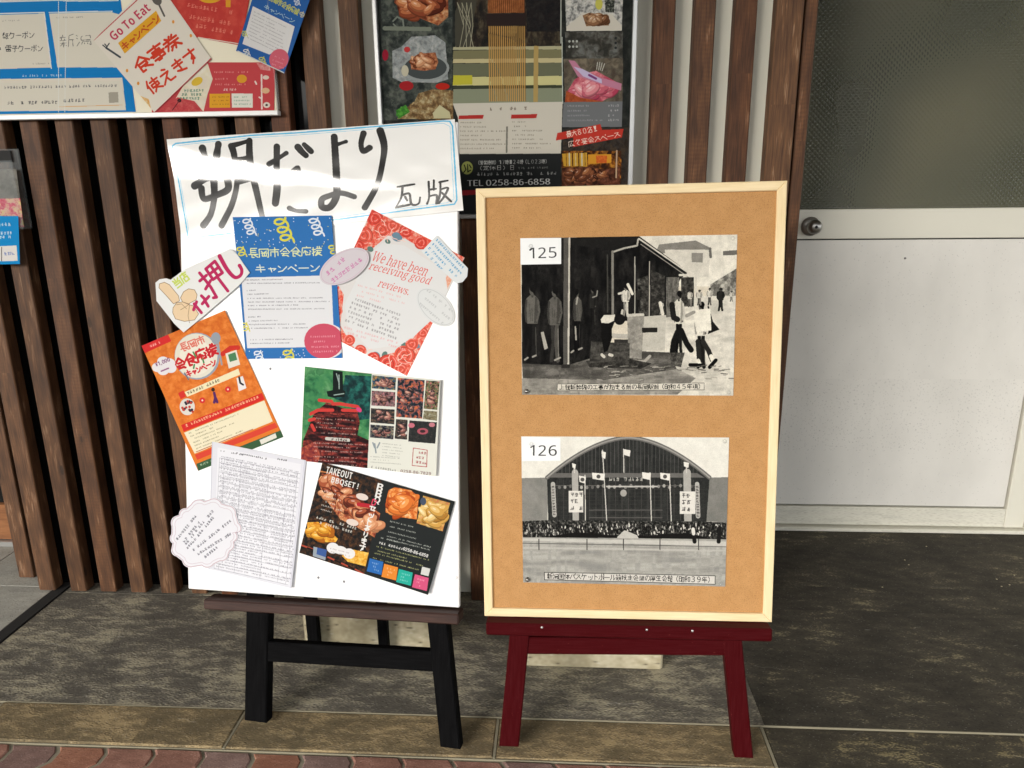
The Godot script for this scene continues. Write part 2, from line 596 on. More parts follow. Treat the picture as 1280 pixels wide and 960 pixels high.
func box(st: SurfaceTool, lo: Vector3, hi: Vector3, bevel := 0.002, shift := Vector2.ZERO):
	var h := (hi - lo) * 0.5
	bar(st, (lo + hi) * 0.5, Vector3(h.x, 0, 0), Vector3(0, h.y, 0), Vector3(0, 0, h.z), bevel, shift)

# an outline pushed back along -out, its front edge chamfered
func slab(st: SurfaceTool, pts: Array, out: Vector3, depth: float, bevel: float, uv: Callable):
	var mid := Vector3.ZERO
	for p in pts:
		mid += p / pts.size()
	var n := pts.size()
	var flat := PackedVector2Array()
	var ux: Vector3 = (pts[1] - pts[0]).normalized()
	var uy := out.cross(ux)
	for p in pts:
		flat.append(Vector2((p - mid).dot(ux), (p - mid).dot(uy)))
	var inner := []
	for i in n:
		var a: Vector3 = (pts[i] - pts[(i + n - 1) % n]).normalized()
		var b: Vector3 = (pts[(i + 1) % n] - pts[i]).normalized()
		var ia := out.cross(a)
		var ib := out.cross(b)
		if ia.dot(mid - pts[i]) < 0.0 and n < 7:
			ia = -ia
		if ib.dot(mid - pts[i]) < 0.0 and n < 7:
			ib = -ib
		if n >= 7:
			var sg := 1.0 if not Geometry2D.is_polygon_clockwise(flat) else -1.0
			ia *= sg
			ib *= sg
		inner.append(pts[i] + (ia + ib) * bevel / maxf(0.3, 1.0 + ia.dot(ib)))
	var idx := Geometry2D.triangulate_polygon(flat)
	for t in range(0, idx.size(), 3):
		var q := [inner[idx[t]], inner[idx[t + 1]], inner[idx[t + 2]]]
		tri(st, q, [uv.call(q[0]), uv.call(q[1]), uv.call(q[2])], out)
		var r := [pts[idx[t]] - out * depth, pts[idx[t + 1]] - out * depth, pts[idx[t + 2]] - out * depth]
		tri(st, r, [uv.call(q[0]), uv.call(q[1]), uv.call(q[2])], -out)
	for i in n:
		var j := (i + 1) % n
		var edge: Vector3 = (pts[j] - pts[i]).normalized()
		var side := out.cross(edge)
		var inward: Vector3 = (inner[i] + inner[j]) * 0.5 - (pts[i] + pts[j]) * 0.5
		if side.dot(inward) > 0.0:
			side = -side
		var lo := out * bevel
		if bevel > 0.0:
			quad(st, inner[i], inner[j], pts[j] - lo, pts[i] - lo, (side + out).normalized(), uv)
		quad(st, pts[i] - lo, pts[j] - lo, pts[j] - out * depth, pts[i] - out * depth, side, uv)

func flat_uv(o: Vector3, u: Vector3, v: Vector3, scale := Vector2(1, 1)) -> Callable:
	return func(p: Vector3) -> Vector2: return Vector2((p - o).dot(u) * scale.x, (p - o).dot(v) * scale.y)

# a sheet of paper on a board: corners TL TR BR BL, standing off the board by lift + bend(s, t)
func sheet(corners: Array, n: Vector3, lift: float, thick: float, bend: Callable, nx := 10, ny := 10) -> ArrayMesh:
	var st := begin()
	var at := func(s: float, t: float, back: bool) -> Vector3:
		var p: Vector3 = corners[0].lerp(corners[1], s).lerp(corners[3].lerp(corners[2], s), t)
		return p + n * (lift + bend.call(s, t) + (0.0 if back else thick))
	st.set_smooth_group(0)
	for j in ny:
		for i in nx:
			for back in [false, true]:
				var c := [Vector2(i, j), Vector2(i + 1, j), Vector2(i + 1, j + 1), Vector2(i, j + 1)]
				for m in ([[0, 1, 2], [0, 2, 3]] if not back else [[0, 2, 1], [0, 3, 2]]):
					for e in m:
						var s: float = c[e].x / nx
						var t: float = c[e].y / ny
						st.set_smooth_group(1 if back else 0)
						st.set_uv(Vector2(s, t))
						st.add_vertex(at.call(s, t, back))
	var rim := []
	for i in nx:
		rim.append([float(i) / nx, 0.0, float(i + 1) / nx, 0.0])
		rim.append([1.0 - float(i) / nx, 1.0, 1.0 - float(i + 1) / nx, 1.0])
	for j in ny:
		rim.append([1.0, float(j) / ny, 1.0, float(j + 1) / ny])
		rim.append([0.0, 1.0 - float(j) / ny, 0.0, 1.0 - float(j + 1) / ny])
	st.set_smooth_group(-1)
	for r in rim:
		var a: Vector3 = at.call(r[0], r[1], false)
		var b: Vector3 = at.call(r[2], r[3], false)
		var c2: Vector3 = at.call(r[2], r[3], true)
		var d: Vector3 = at.call(r[0], r[1], true)
		var ua := Vector2(r[0], r[1])
		var ub := Vector2(r[2], r[3])
		for e in [[a, ua], [c2, ub], [b, ub], [a, ua], [d, ua], [c2, ub]]:
			st.set_uv(e[1])
			st.add_vertex(e[0])
	st.generate_normals()
	return st.commit()

# ---------------------------------------------------------------- things and parts
func part(called: String, shape, m: Material, parent: Node3D) -> MeshInstance3D:
	var o := MeshInstance3D.new()
	o.name = called
	o.mesh = shape.commit() if shape is SurfaceTool else shape
	o.material_override = m
	parent.add_child(o, true)
	if parent.get_parent() == self:
		o.position = -parent.position
	return o

func numbered(called: String) -> String:
	if not has_node(called):
		return called
	var i := 1
	while has_node("%s_%03d" % [called, i]):
		i += 1
	return "%s_%03d" % [called, i]

func tag(o: Node3D, label: String, category: String, group := ""):
	o.set_meta("label", label)
	o.set_meta("category", category)
	if group:
		o.set_meta("group", group)

func thing(called: String, at: Vector3, label: String, category: String, group := "") -> Node3D:
	var o := Node3D.new()
	o.name = numbered(called)
	add_child(o)
	o.position = at
	tag(o, label, category, group)
	return o

func setting(called: String, at := Vector3.ZERO) -> Node3D:
	var o := Node3D.new()
	o.name = called
	add_child(o)
	o.position = at
	o.set_meta("kind", "structure")
	return o

# a printed sheet as a thing: quad in photograph pixels, on the plane (o, n)
func poster(called: String, label: String, category: String, pr: Print, corners: Array, o: Vector3, n: Vector3, lift: float, rough: float, bend: Callable, coat := 0.0) -> MeshInstance3D:
	var c3 := []
	for c in corners:
		c3.append(hit(pr.at0(c), o, n))
	return poster_at(called, label, category, pr, c3, n, lift, rough, bend, coat)

func poster_at(called: String, label: String, category: String, pr: Print, c3: Array, n: Vector3, lift: float, rough: float, bend: Callable, coat := 0.0, nx := 10, ny := 10) -> MeshInstance3D:
	var mid: Vector3 = (c3[0] + c3[1] + c3[2] + c3[3]) * 0.25
	var loc := []
	for c in c3:
		loc.append(c - mid)
	var m := tex_mat(pr.texture(), rough + 0.2 if coat == 0.0 else rough, 0.16 if coat == 0.0 else 0.4)
	m.texture_repeat = false
	m.albedo_color = Color(0.92, 0.92, 0.92) if coat == 0.0 else Color(0.97, 0.97, 0.97)
	if coat > 0.0:
		m.clearcoat_enabled = true
		m.clearcoat = coat
		m.clearcoat_roughness = 0.16
	var x := MeshInstance3D.new()
	x.name = numbered(called)
	x.mesh = sheet(loc, n, lift, 0.0006, bend, nx, ny)
	x.material_override = m
	add_child(x)
	x.position = mid
	tag(x, label, category)
	return x

# the upright rectangle on the plane (o, u, v) that holds an outline: [x0, y0, x1, y1] in metres from o
func plane_rect(outline: PackedVector2Array, at: Vector2, zoom: float, o: Vector3, u: Vector3, v: Vector3) -> Array:
	var n := u.cross(v).normalized()
	var r := [1e9, 1e9, -1e9, -1e9]
	for c in outline:
		var q := hit(at + c / zoom, o, n) - o
		r = [minf(r[0], q.dot(u)), minf(r[1], q.dot(v)), maxf(r[2], q.dot(u)), maxf(r[3], q.dot(v))]
	return r

# its corners TL TR BR BL as drawing coordinates
func rect_corners(r: Array, at: Vector2, zoom: float, o: Vector3, u: Vector3, v: Vector3) -> Array:
	var out := []
	for c in [[0, 3], [2, 3], [2, 1], [0, 1]]:
		out.append((pixel_of(o + u * r[c[0]] + v * r[c[1]]) - at) * zoom)
	return out

# a sheet cut to an outline; its print lies 0 to 1 across the rectangle r on the board
func cut_poster(called: String, label: String, category: String, pr: Print, outline: PackedVector2Array, r: Array, o: Vector3, u: Vector3, v: Vector3, lift: float, rough: float) -> MeshInstance3D:
	var n := u.cross(v).normalized()
	var pts := []
	var mid := Vector3.ZERO
	for c in outline:
		var q := hit(pr.at0(c), o, n) + n * (lift + 0.0006)
		pts.append(q)
		mid += q / outline.size()
	var loc := []
	for q in pts:
		loc.append(q - mid)
	var uvf := func(p: Vector3) -> Vector2:
		var q := p + mid - o
		return Vector2((q.dot(u) - r[0]) / (r[2] - r[0]), (r[3] - q.dot(v)) / (r[3] - r[1]))
	var st := begin()
	slab(st, loc, n, 0.0006, 0.0, uvf)
	var m := tex_mat(pr.texture(), rough + 0.15, 0.2)
	m.texture_repeat = false
	m.albedo_color = Color(0.92, 0.92, 0.92)
	var x := MeshInstance3D.new()
	x.name = numbered(called)
	x.mesh = st.commit()
	x.material_override = m
	add_child(x)
	x.position = mid
	tag(x, label, category)
	return x

# ---------------------------------------------------------------- the prints
func V(list: Array) -> Array:
	var out := []
	for i in range(0, list.size(), 2):
		out.append(Vector2(list[i], list[i + 1]))
	return out

func curl_ribbon(pr: Print, x: float, y: float, s: float, col: Color, turns := 3):
	var l := PackedVector2Array()
	for i in range(0, turns * 14 + 1):
		var a := TAU * i / 14.0
		l.append(Vector2(x + s * (0.55 * cos(a) + 0.018 * i), y + s * (0.42 * sin(a) + 0.052 * i)))
	pr.lines([l], s * 0.2, col)

func banner_print() -> Print:
	var pr := Print.new(self, V([212.5, 176, 568.8, 149.4, 579.7, 263.4, 228, 301]), 1400, rgb(236, 235, 232))
	var blue := rgb(96, 182, 222)
	pr.lines("221,190 224.5,223 237.8,297.4 262,295 290,292 420,275.3 563,256.2 570,255.4 572.5,250 566.6,158 563.6,152 557,151.6 390,165.6 329,169.5 249,178.5 226,181 221,184 221,190", 1.9, blue)
	pr.lines("224,192 227.2,224 239.8,294.4 290,289 420,272.3 562,253.4 569.5,249 564,158.5 557,154.4 390,168.4 329,172.4 249,181 224,184.5 224,192", 0.7, rgb(150, 205, 232))
	var ink := rgb(30, 30, 31)
	pr.crop(Vector2(205, 140), 5.646)
	pr.brush("245,522 330,474 425,452/300,540 322,612 430,582 512,540 505,462/400,475 402,600 372,720 312,798/455,232 440,310/330,262 352,330", 50, ink)
	pr.brush("556,245 578,330 582,500 540,650 458,796/690,204 690,300 702,430 740,600 778,760", 46, ink)
	pr.brush("548,242 620,224 692,202/582,340 690,322/590,492 700,470", 34, ink)
	pr.brush("890,244 886,420 882,540 870,638", 50, ink)
	pr.brush("832,366 900,325 958,288/972,672 1020,690 1090,694", 34, ink)
	pr.brush("985,432 1040,388 1046,452", 32, ink)
	pr.brush("1040,246 1096,304", 44, ink)
	pr.crop(Vector2(390, 140), 5.645)
	pr.brush("-4,252 40,300/40,228 88,276", 38, ink)
	pr.brush("246,172 256,330 262,470 258,590 214,664 160,662 158,612 200,588 290,566 380,592", 46, ink)
	pr.brush("268,226 326,206", 28, ink)
	pr.brush("442,148 426,220 440,274 482,250", 41, ink)
	pr.brush("550,130 576,230 570,330 536,500 452,668", 46, ink)
	pr.brush("664,526 770,508/696,528 688,600 656,666/690,586 738,574 750,640 772,654 800,640 806,600/652,672 744,650/712,596 726,622/656,668 700,656", 15, ink)
	pr.brush("858,492 862,600 850,646/862,548 904,542/890,482 890,548/862,594 908,588 906,646/924,496 974,485/930,496 930,570 914,644/934,546 976,538 952,600 922,644/940,570 996,632", 15, ink)
	return pr

func blue_campaign_print() -> Print:
	var pr := Print.new(self, V([38, 58, 628, 48, 688, 900, 112, 906]), 560, rgb(52, 116, 184), Vector2(285, 260), 4.8)
	var w := rgb(226, 232, 240)
	var y := rgb(222, 214, 78)
	for i in 60:
		pr.spot(rng.randf_range(40, 640), rng.randf_range(60, 240), 3, 3, w if i % 3 else y)
	curl_ribbon(pr, 120, 66, 46, w)
	curl_ribbon(pr, 320, 62, 66, y)
	curl_ribbon(pr, 520, 62, 50, w)
	curl_ribbon(pr, 78, 236, 40, y, 2)
	curl_ribbon(pr, 628, 225, 40, y, 2)
	pr.jp("長岡市会食応援", Vector2(130, 302), Vector2(574, 288), 54, 6.5, rgb(222, 228, 172))
	pr.jp("キャンペーン", Vector2(170, 390), Vector2(560, 382), 44, 6.5, rgb(220, 230, 214))
	pr.poly("84,422 624,408 642,834 120,842", rgb(230, 230, 233))
	var g := rgb(92, 92, 104)
	for r in [[110, 436, 330], [118, 456, 560], [118, 500, 170], [122, 522, 245], [122, 546, 570], [124, 568, 610], [124, 589, 430], [126, 611, 580], [126, 658, 210], [128, 681, 300], [130, 702, 470], [130, 724, 480], [138, 792, 390], [138, 814, 370]]:
		pr.rows(Vector2(r[0], r[1]), Vector2(r[2], r[1] - 4), Vector2(r[0], r[1]), 1, 9, g, 0.85, 1.0)
	for i in 24:
		pr.spot(rng.randf_range(120, 640), rng.randf_range(846, 900), 3, 3, w)
	curl_ribbon(pr, 180, 856, 40, w, 2)
	curl_ribbon(pr, 360, 850, 50, y, 2)
	curl_ribbon(pr, 98, 690, 36, y, 2)
	pr.spot(590, 800, 122, 106, rgb(232, 226, 228))
	pr.spot(580, 800, 116, 104, rgb(206, 84, 106))
	for r in [[500, 774, 650], [520, 803, 630], [505, 834, 660], [515, 862, 660]]:
		pr.rows(Vector2(r[0], r[1]), Vector2(r[2], r[1] - 3), Vector2(r[0], r[1]), 1, 14, rgb(232, 160, 172), 0.9, 1.0)
	return pr

func coral_print() -> Print:
	var pr := Print.new(self, V([245, 10, 745, 270, 430, 915, -70, 655]), 620, rgb(226, 222, 220), Vector2(410, 260), 4.361)
	var coral := inks([238, 196, 184, 232, 110, 92, 226, 78, 62, 240, 150, 128, 236, 96, 80])
	pr.patch("245,8 745,268 700,360 560,250 430,170 330,150 240,225 150,230", coral, 0.03, 5)
	pr.patch("-70,655 -30,560 60,420 90,470 70,640 150,770 250,830 320,800 420,770 480,690 560,600 600,570 430,916", coral, 0.03, 6)
	pr.patch("690,360 640,470 610,450 660,350", inks([232, 160, 130, 240, 196, 176]), 0.04, 7)
	for c in [[380, 158, 30, 24], [330, 182, 16, 12], [235, 222, 18, 14], [262, 810, 26, 26], [416, 742, 18, 14], [312, 800, 14, 20], [480, 745, 26, 14]]:
		pr.spot(c[0], c[1], c[2], c[3], rgb(112, 142, 160) if c[2] > 20 else rgb(96, 128, 120), 0.5)
	for f in [[262, 60, 44], [200, 150, 50], [300, 120, 46], [360, 96, 36], [430, 128, 38], [510, 190, 36], [590, 226, 34], [170, 205, 34], [660, 262, 30], [700, 300, 26], [330, 850, 52], [420, 800, 56], [250, 820, 36], [180, 780, 34], [120, 720, 32], [460, 740, 34], [520, 680, 30], [40, 690, 40], [60, 560, 24], [400, 880, 34]]:
		pr.rose(f[0], f[1], f[2], [rgb(232, 96, 78), rgb(236, 128, 108), rgb(228, 80, 66), rgb(240, 164, 146)][int(f[0]) % 4])
	for i in 26:
		var a := rng.randf() * TAU
		var q := Vector2(rng.randf_range(190, 520), rng.randf_range(60, 180)) if i % 2 else Vector2(rng.randf_range(180, 470), rng.randf_range(790, 870))
		pr.lines([PackedVector2Array([q, q + Vector2(22, 10).rotated(a), q + Vector2(30, 26).rotated(a)])], 4, rgb(246, 206, 192))
	pr.poly("250,235 300,190 420,205 640,340 655,450 585,590 480,690 400,745 230,770 110,640 95,520 180,350", rgb(228, 228, 228))
	var ink := rgb(226, 106, 98)
	pr.txt("We have been", Vector2(236, 282), Vector2(536, 372), 58, ink, "Droid Serif", false, 0.35)
	pr.txt("receiving good", Vector2(216, 342), Vector2(548, 428), 58, ink, "Droid Serif", false, 0.35)
	pr.txt("reviews.", Vector2(272, 424), Vector2(440, 474), 44, ink, "Droid Serif", false, 0.35)
	pr.rows(Vector2(166, 418), Vector2(460, 500), Vector2(150, 470), 3, 12, rgb(236, 178, 176), 0.6, 0.8)
	pr.rows(Vector2(140, 490), Vector2(420, 590), Vector2(96, 610), 6, 16, rgb(150, 148, 150), 0.75, 0.9)
	pr.rows(Vector2(92, 650), Vector2(400, 740), Vector2(110, 680), 2, 14, rgb(232, 180, 182), 0.7, 0.9)
	return pr

func ichioshi_print(box_px: Array) -> Print:
	var pr := Print.new(self, box_px, 560, rgb(234, 234, 232), Vector2(185, 300), 8.0)
	var skin := rgb(234, 206, 168)
	var line := rgb(150, 122, 92)
	for f in [[[130, 440, 180, 425, 230, 450, 320, 560, 330, 610, 270, 640, 200, 560, 125, 480]], [[340, 580, 370, 520, 420, 490, 480, 500, 505, 550, 495, 600, 420, 640, 360, 620]], [[265, 680, 300, 630, 360, 620, 430, 650, 470, 660, 520, 740, 480, 800, 380, 815, 290, 790, 262, 730]]]:
		var q := PackedVector2Array(V(f[0]))
		pr.poly(q, skin)
		q.append(q[0])
		pr.lines([q], 6, line)
	pr.lines("340,700 390,670 430,640/300,650 350,640 400,690/430,650 415,760 430,830", 5, line)
	pr.jp("当店", Vector2(300, 490), Vector2(440, 385), 92, 16, rgb(200, 216, 96))
	var ink := rgb(188, 24, 88)
	pr.lines("592,292 682,215 758,330 664,398 592,292/636,254 712,364/628,345 722,272/706,372 812,512/530,332 640,470 700,574 668,580/532,412 598,356/590,492 640,408", 30, ink)
	pr.brush("730,165 800,290 868,368 912,374 945,345 950,300 928,258", 36, ink)
	pr.lines("470,700 500,620/476,640 548,728/548,560 590,600/556,640 622,566/580,604 616,664", 30, ink)
	return pr

func orange_print() -> Print:
	var pr := Print.new(self, V([32, 228, 490, 35, 805, 725, 340, 910]), 640, rgb(222, 122, 44), Vector2(170, 380), 4.363)
	pr.patch("32,228 490,35 690,486 250,662", inks([210, 104, 36, 226, 124, 48, 232, 136, 62, 216, 112, 40]), 0.012, 31, 0.03)
	pr.poly("30,226 178,164 196,202 50,268", rgb(212, 44, 44))
	pr.rows(Vector2(66, 236), Vector2(176, 190), Vector2(66, 236), 1, 15, rgb(244, 190, 180), 0.9, 1.0)
	pr.spot(337, 284, 124, 128, rgb(150, 160, 172))
	pr.spot(332, 282, 117, 122, rgb(226, 220, 204))
	pr.spot(332, 290, 92, 96, rgb(234, 228, 212))
	pr.jp("長岡市", Vector2(252, 262), Vector2(386, 208), 44, 7, rgb(222, 120, 104))
	pr.jp("会食応援", Vector2(226, 366), Vector2(458, 268), 62, 12, rgb(200, 36, 44))
	pr.lines("316,262 330,288/318,350 322,330/368,300 374,320", 9, rgb(70, 140, 84))
	pr.jp("キャンペーン", Vector2(284, 398), Vector2(446, 328), 34, 8, rgb(206, 52, 62))
	pr.spot(440, 186, 26, 32, rgb(150, 158, 166))
	pr.lines("452,214 472,330", 9, rgb(150, 158, 166))
	pr.lines("268,376 290,412", 8, rgb(110, 120, 130))
	for c in [[120, 345], [150, 312], [185, 322], [192, 350], [150, 362], [152, 338]]:
		pr.spot(c[0], c[1], 32, 26, rgb(228, 224, 226))
	pr.txt("¥1,000", Vector2(112, 346), Vector2(192, 314), 26, rgb(120, 50, 110))
	pr.lines("140,366 180,350", 8, rgb(150, 90, 130))
	pr.lines("478,272 520,240 560,238", 26, rgb(206, 52, 40))
	pr.poly("492,270 552,250 572,330 510,352", rgb(228, 222, 208))
	pr.poly("506,276 546,262 556,304 516,316", rgb(78, 130, 90))
	pr.poly("232,486 262,470 276,504 246,520", rgb(212, 52, 44))
	pr.poly("268,480 562,352 572,384 282,506", rgb(238, 226, 186))
	pr.rows(Vector2(284, 486), Vector2(556, 370), Vector2(284, 486), 1, 18, rgb(70, 60, 50), 0.9, 1.0)
	pr.spot(282, 560, 42, 46, rgb(220, 214, 206))
	for i in 20:
		pr.spot(282 + rng.randf_range(-32, 32), 560 + rng.randf_range(-34, 34), 7, 7, rgb(50, 46, 60) if i % 2 else rgb(190, 60, 50))
	for c in [[365, 525], [505, 465]]:
		pr.spot(c[0], c[1], 16, 16, rgb(214, 50, 50))
		pr.spot(c[0], c[1], 5, 5, rgb(240, 220, 210))
	pr.lines("430,484 436,512 430,536/438,512 446,534", 14, rgb(84, 40, 96))
	pr.spot(424, 466, 10, 11, rgb(60, 40, 30))
	pr.poly("552,404 586,392 606,458 564,476", rgb(232, 228, 226))
	pr.lines("566,398 572,430 588,440", 10, rgb(40, 40, 50))
	pr.poly("248,660 690,484 706,520 262,697", rgb(212, 44, 40))
	pr.rows(Vector2(272, 664), Vector2(664, 508), Vector2(272, 664), 1, 18, rgb(244, 190, 150), 0.9, 1.0)
	pr.poly("264,702 702,526 748,640 322,816", rgb(236, 226, 196))
	pr.rows(Vector2(290, 706), Vector2(560, 600), Vector2(330, 790), 6, 9, rgb(120, 112, 80), 0.85, 0.6)
	pr.lines("330,806 640,682", 4, rgb(180, 80, 50))
	pr.poly("322,822 760,646 776,672 336,850", rgb(216, 70, 52))
	pr.poly("330,872 790,688 806,726 342,912", rgb(58, 92, 62))
	pr.poly("676,742 762,704 770,728 686,766", rgb(226, 222, 210))
	pr.rows(Vector2(352, 878), Vector2(640, 764), Vector2(352, 878), 1, 14, rgb(168, 190, 160), 0.8, 1.0)
	return pr

func schedule_print() -> Print:
	var pr := Print.new(self, V([285, 55, 835, 165, 755, 910, 262, 800]), 640, rgb(222, 222, 230), Vector2(205, 540), 4.685)
	pr.poly("318,92 806,190 738,890 296,790", rgb(232, 232, 238))
	var g := rgb(116, 114, 128)
	pr.rows(Vector2(326, 110), Vector2(470, 138), Vector2(326, 110), 1, 11, rgb(50, 50, 56), 0.6, 1.0)
	pr.rows(Vector2(428, 124), Vector2(600, 158), Vector2(428, 124), 1, 13, rgb(40, 40, 46), 0.9, 1.0)
	pr.rows(Vector2(668, 158), Vector2(760, 174), Vector2(668, 158), 1, 14, rgb(30, 30, 36), 0.9, 1.0)
	pr.rows(Vector2(340, 150), Vector2(790, 240), Vector2(308, 786), 44, 10, g, 0.8, 0.97)
	for i in 23:
		var t := i / 22.0
		pr.lines([PackedVector2Array([Vector2(330 - 32 * t, 158 + 640 * t), Vector2(800 - 66 * t, 250 + 640 * t)])], 2.2, rgb(150, 150, 160))
	for x in [0.0, 0.06, 0.27, 0.62, 0.86, 0.97]:
		pr.lines([PackedVector2Array([Vector2(330 + 470 * x, 158 + 92 * x), Vector2(298 + 436 * x, 798 + 92 * x)])], 2.2, rgb(160, 160, 170))
	pr.lines("288,60 268,798/828,166 750,905", 5, rgb(200, 200, 214))
	return pr

func cloud_outline(grow := 1.0) -> PackedVector2Array:
	var out := PackedVector2Array()
	for b in [[210, 440, 70], [300, 430, 66], [385, 470, 62], [430, 560, 46], [408, 610, 44], [385, 660, 50], [345, 715, 56], [260, 750, 62], [160, 745, 66], [85, 690, 50], [75, 620, 48], [90, 530, 60], [130, 480, 50]]:
		var c := Vector2(b[0], b[1])
		var o := c - Vector2(245, 600)
		for i in range(-3, 4):
			out.append(Vector2(245, 600) + (c + o.normalized().rotated(i * 0.30) * b[2] * 0.72 - Vector2(245, 600)) * grow)
	return out

func cloud_print(box_px: Array) -> Print:
	var pr := Print.new(self, box_px, 480, rgb(228, 228, 234), Vector2(205, 540), 4.685)
	var o := cloud_outline(0.97)
	o.append(o[0])
	pr.lines([o], 4, rgb(196, 166, 176))
	o = cloud_outline(0.88)
	o.append(o[0])
	pr.lines([o], 3, rgb(206, 190, 200))
	var g := rgb(86, 86, 98)
	for r in [[70, 640, 190, 490], [120, 640, 215, 520], [130, 655, 290, 460], [140, 680, 300, 490], [150, 710, 390, 520], [190, 720, 400, 590], [230, 740, 330, 660]]:
		pr.rows(Vector2(r[0], r[1]), Vector2(r[2], r[3]), Vector2(r[0], r[1]), 1, 19, g, 0.72, 1.0)
	return pr

func ellipse_outline(c: Vector2, rx: float, ry: float, turn: float) -> PackedVector2Array:
	var out := PackedVector2Array()
	for i in 36:
		out.append(c + Vector2(cos(TAU * i / 36) * rx, sin(TAU * i / 36) * ry).rotated(turn))
	return out

func bounds(o: PackedVector2Array) -> Array:
	var lo := Vector2(1e9, 1e9)
	var hi := -lo
	for v in o:
		lo = lo.min(v)
		hi = hi.max(v)
	return [lo, Vector2(hi.x, lo.y), hi, Vector2(lo.x, hi.y)]

func green_menu_print() -> Print:
	var pr := Print.new(self, V([72, 52, 1165, 160, 1130, 925, 40, 805]), 800, rgb(222, 222, 212), Vector2(370, 450), 6.4)
	pr.patch("72,52 617,112 580,868 40,806", inks([38, 96, 62, 72, 138, 84, 104, 160, 108, 60, 128, 82]), 0.006, 41, 0.03)
	pr.patch("400,120 612,130 600,470 500,480 440,360 300,300 390,190", inks([14, 44, 48, 24, 82, 78, 40, 112, 100, 20, 50, 50]), 0.012, 42, 0.03)
	pr.patch("60,640 150,420 250,340 500,420 520,500 500,600 592,640 580,868 40,806", inks([44, 18, 20, 110, 40, 38, 150, 60, 52, 60, 26, 28, 30, 14, 18]), 0.016, 43, 0.04, Vector2(0.4, 1.6))
	pr.patch("42,700 160,650 200,760 180,820 40,806", inks([190, 96, 70, 150, 60, 50, 110, 40, 50]), 0.02, 44, 0.04)
	pr.poly("302,84 380,92 384,240 402,250 396,296 300,300 260,290 250,250 300,240", rgb(14, 26, 24))
	pr.lines("330,110 350,180/350,120 352,230/310,280 390,268", 9, rgb(150, 170, 164))
	pr.lines("190,320 290,330 300,350 360,350 500,372 522,398/120,430 180,400 300,400/380,400 500,404/110,480 150,470/130,520 150,560", 26, rgb(204, 62, 56))
	pr.lines("505,392 520,402", 30, rgb(206, 70, 130))
	for r in [[160, 462, 300], [310, 470, 490], [170, 500, 480], [165, 535, 500], [180, 580, 500], [130, 662, 560], [145, 690, 540], [150, 725, 560], [140, 770, 500], [160, 800, 490], [200, 830, 500]]:
		pr.rows(Vector2(r[0], r[1]), Vector2(r[2], r[1] + 14), Vector2(r[0], r[1]), 1, 13, rgb(206, 178, 170), 0.8, 0.9)
	pr.lines("250,628 430,640", 26, rgb(200, 196, 188))
	pr.rows(Vector2(254, 628), Vector2(440, 642), Vector2(254, 628), 1, 22, rgb(40, 30, 30), 0.7, 1.0)
	var dim := inks([30, 32, 34, 70, 66, 60, 120, 92, 72, 44, 46, 50])
	pr.patch("622,122 812,140 806,240 616,226", inks([20, 60, 110, 180, 130, 80, 90, 110, 90, 40, 50, 60]), 0.03, 51)
	pr.patch("616,244 806,256 802,372 612,362", inks([40, 40, 44, 150, 84, 90, 110, 110, 104, 190, 120, 130]), 0.03, 52)
	pr.patch("610,384 800,394 797,512 606,498", dim, 0.03, 53, 0.06, Vector2(0.4, 1.5))
	pr.patch("605,514 795,528 790,632 602,618", inks([20, 24, 30, 90, 90, 84, 150, 140, 120, 40, 44, 60]), 0.03, 54)
	pr.patch("826,142 1040,160 1020,466 812,452", inks([24, 30, 40, 60, 70, 80, 200, 110, 60, 180, 90, 90, 36, 40, 44]), 0.025, 55)
	pr.patch("1052,162 1160,170 1140,396 1032,386", inks([30, 34, 40, 120, 84, 60, 80, 130, 80, 190, 110, 110]), 0.03, 56)
	pr.patch("1034,400 1140,408 1138,482 1026,468", inks([130, 120, 90, 160, 160, 140, 100, 90, 70]), 0.03, 57)
	pr.patch("812,470 904,476 900,634 800,626", dim, 0.03, 58)
	pr.poly("820,610 900,560 900,590", rgb(212, 210, 202))
	pr.patch("918,480 1138,494 1124,664 910,648", inks([34, 38, 38, 60, 56, 56, 40, 44, 44]), 0.03, 59)
	for hq in [[716, 310, 80, 46], [925, 320, 80, 110], [1090, 300, 40, 80], [700, 446, 80, 44], [700, 574, 80, 44], [716, 186, 80, 40], [856, 550, 36, 60]]:
		pr.heap(hq[0], hq[1], hq[2], hq[3], 16, 22, inks([40, 36, 38, 96, 70, 66, 156, 104, 96, 196, 150, 130]))
	pr.spot(935, 520, 26, 20, rgb(196, 110, 124))
	pr.spot(1098, 514, 24, 18, rgb(190, 120, 130))
	pr.spot(1024, 566, 44, 26, rgb(168, 84, 96))
	pr.spot(1024, 566, 22, 12, rgb(60, 40, 44))
	pr.lines("640,668 650,740/625,660 640,700/680,660 660,700", 12, rgb(140, 150, 156))
	for i in 5:
		pr.rows(Vector2(700, 664 + i * 24), Vector2(860, 680 + i * 24), Vector2(700, 664 + i * 24), 1, 9, rgb(140, 140, 134), 0.8, 0.9)
	for i in 3:
		pr.rows(Vector2(604, 770 + i * 22), Vector2(860, 786 + i * 22), Vector2(604, 770 + i * 22), 1, 9, rgb(140, 140, 134), 0.8, 0.9)
	pr.lines("950,700 1060,716 1056,850 940,840 950,700", 5, rgb(170, 60, 60))
	for i in 3:
		pr.rows(Vector2(970, 730 + i * 40), Vector2(1045, 740 + i * 40), Vector2(970, 730 + i * 40), 1, 24, rgb(150, 50, 54), 0.85, 1.0)
	pr.rows(Vector2(610, 852), Vector2(800, 880), Vector2(610, 852), 1, 22, rgb(130, 130, 126), 0.9, 1.0)
	pr.txt("0258-86-7829", Vector2(846, 896), Vector2(1090, 916), 24, rgb(140, 120, 116))
	pr.soften(1.3)
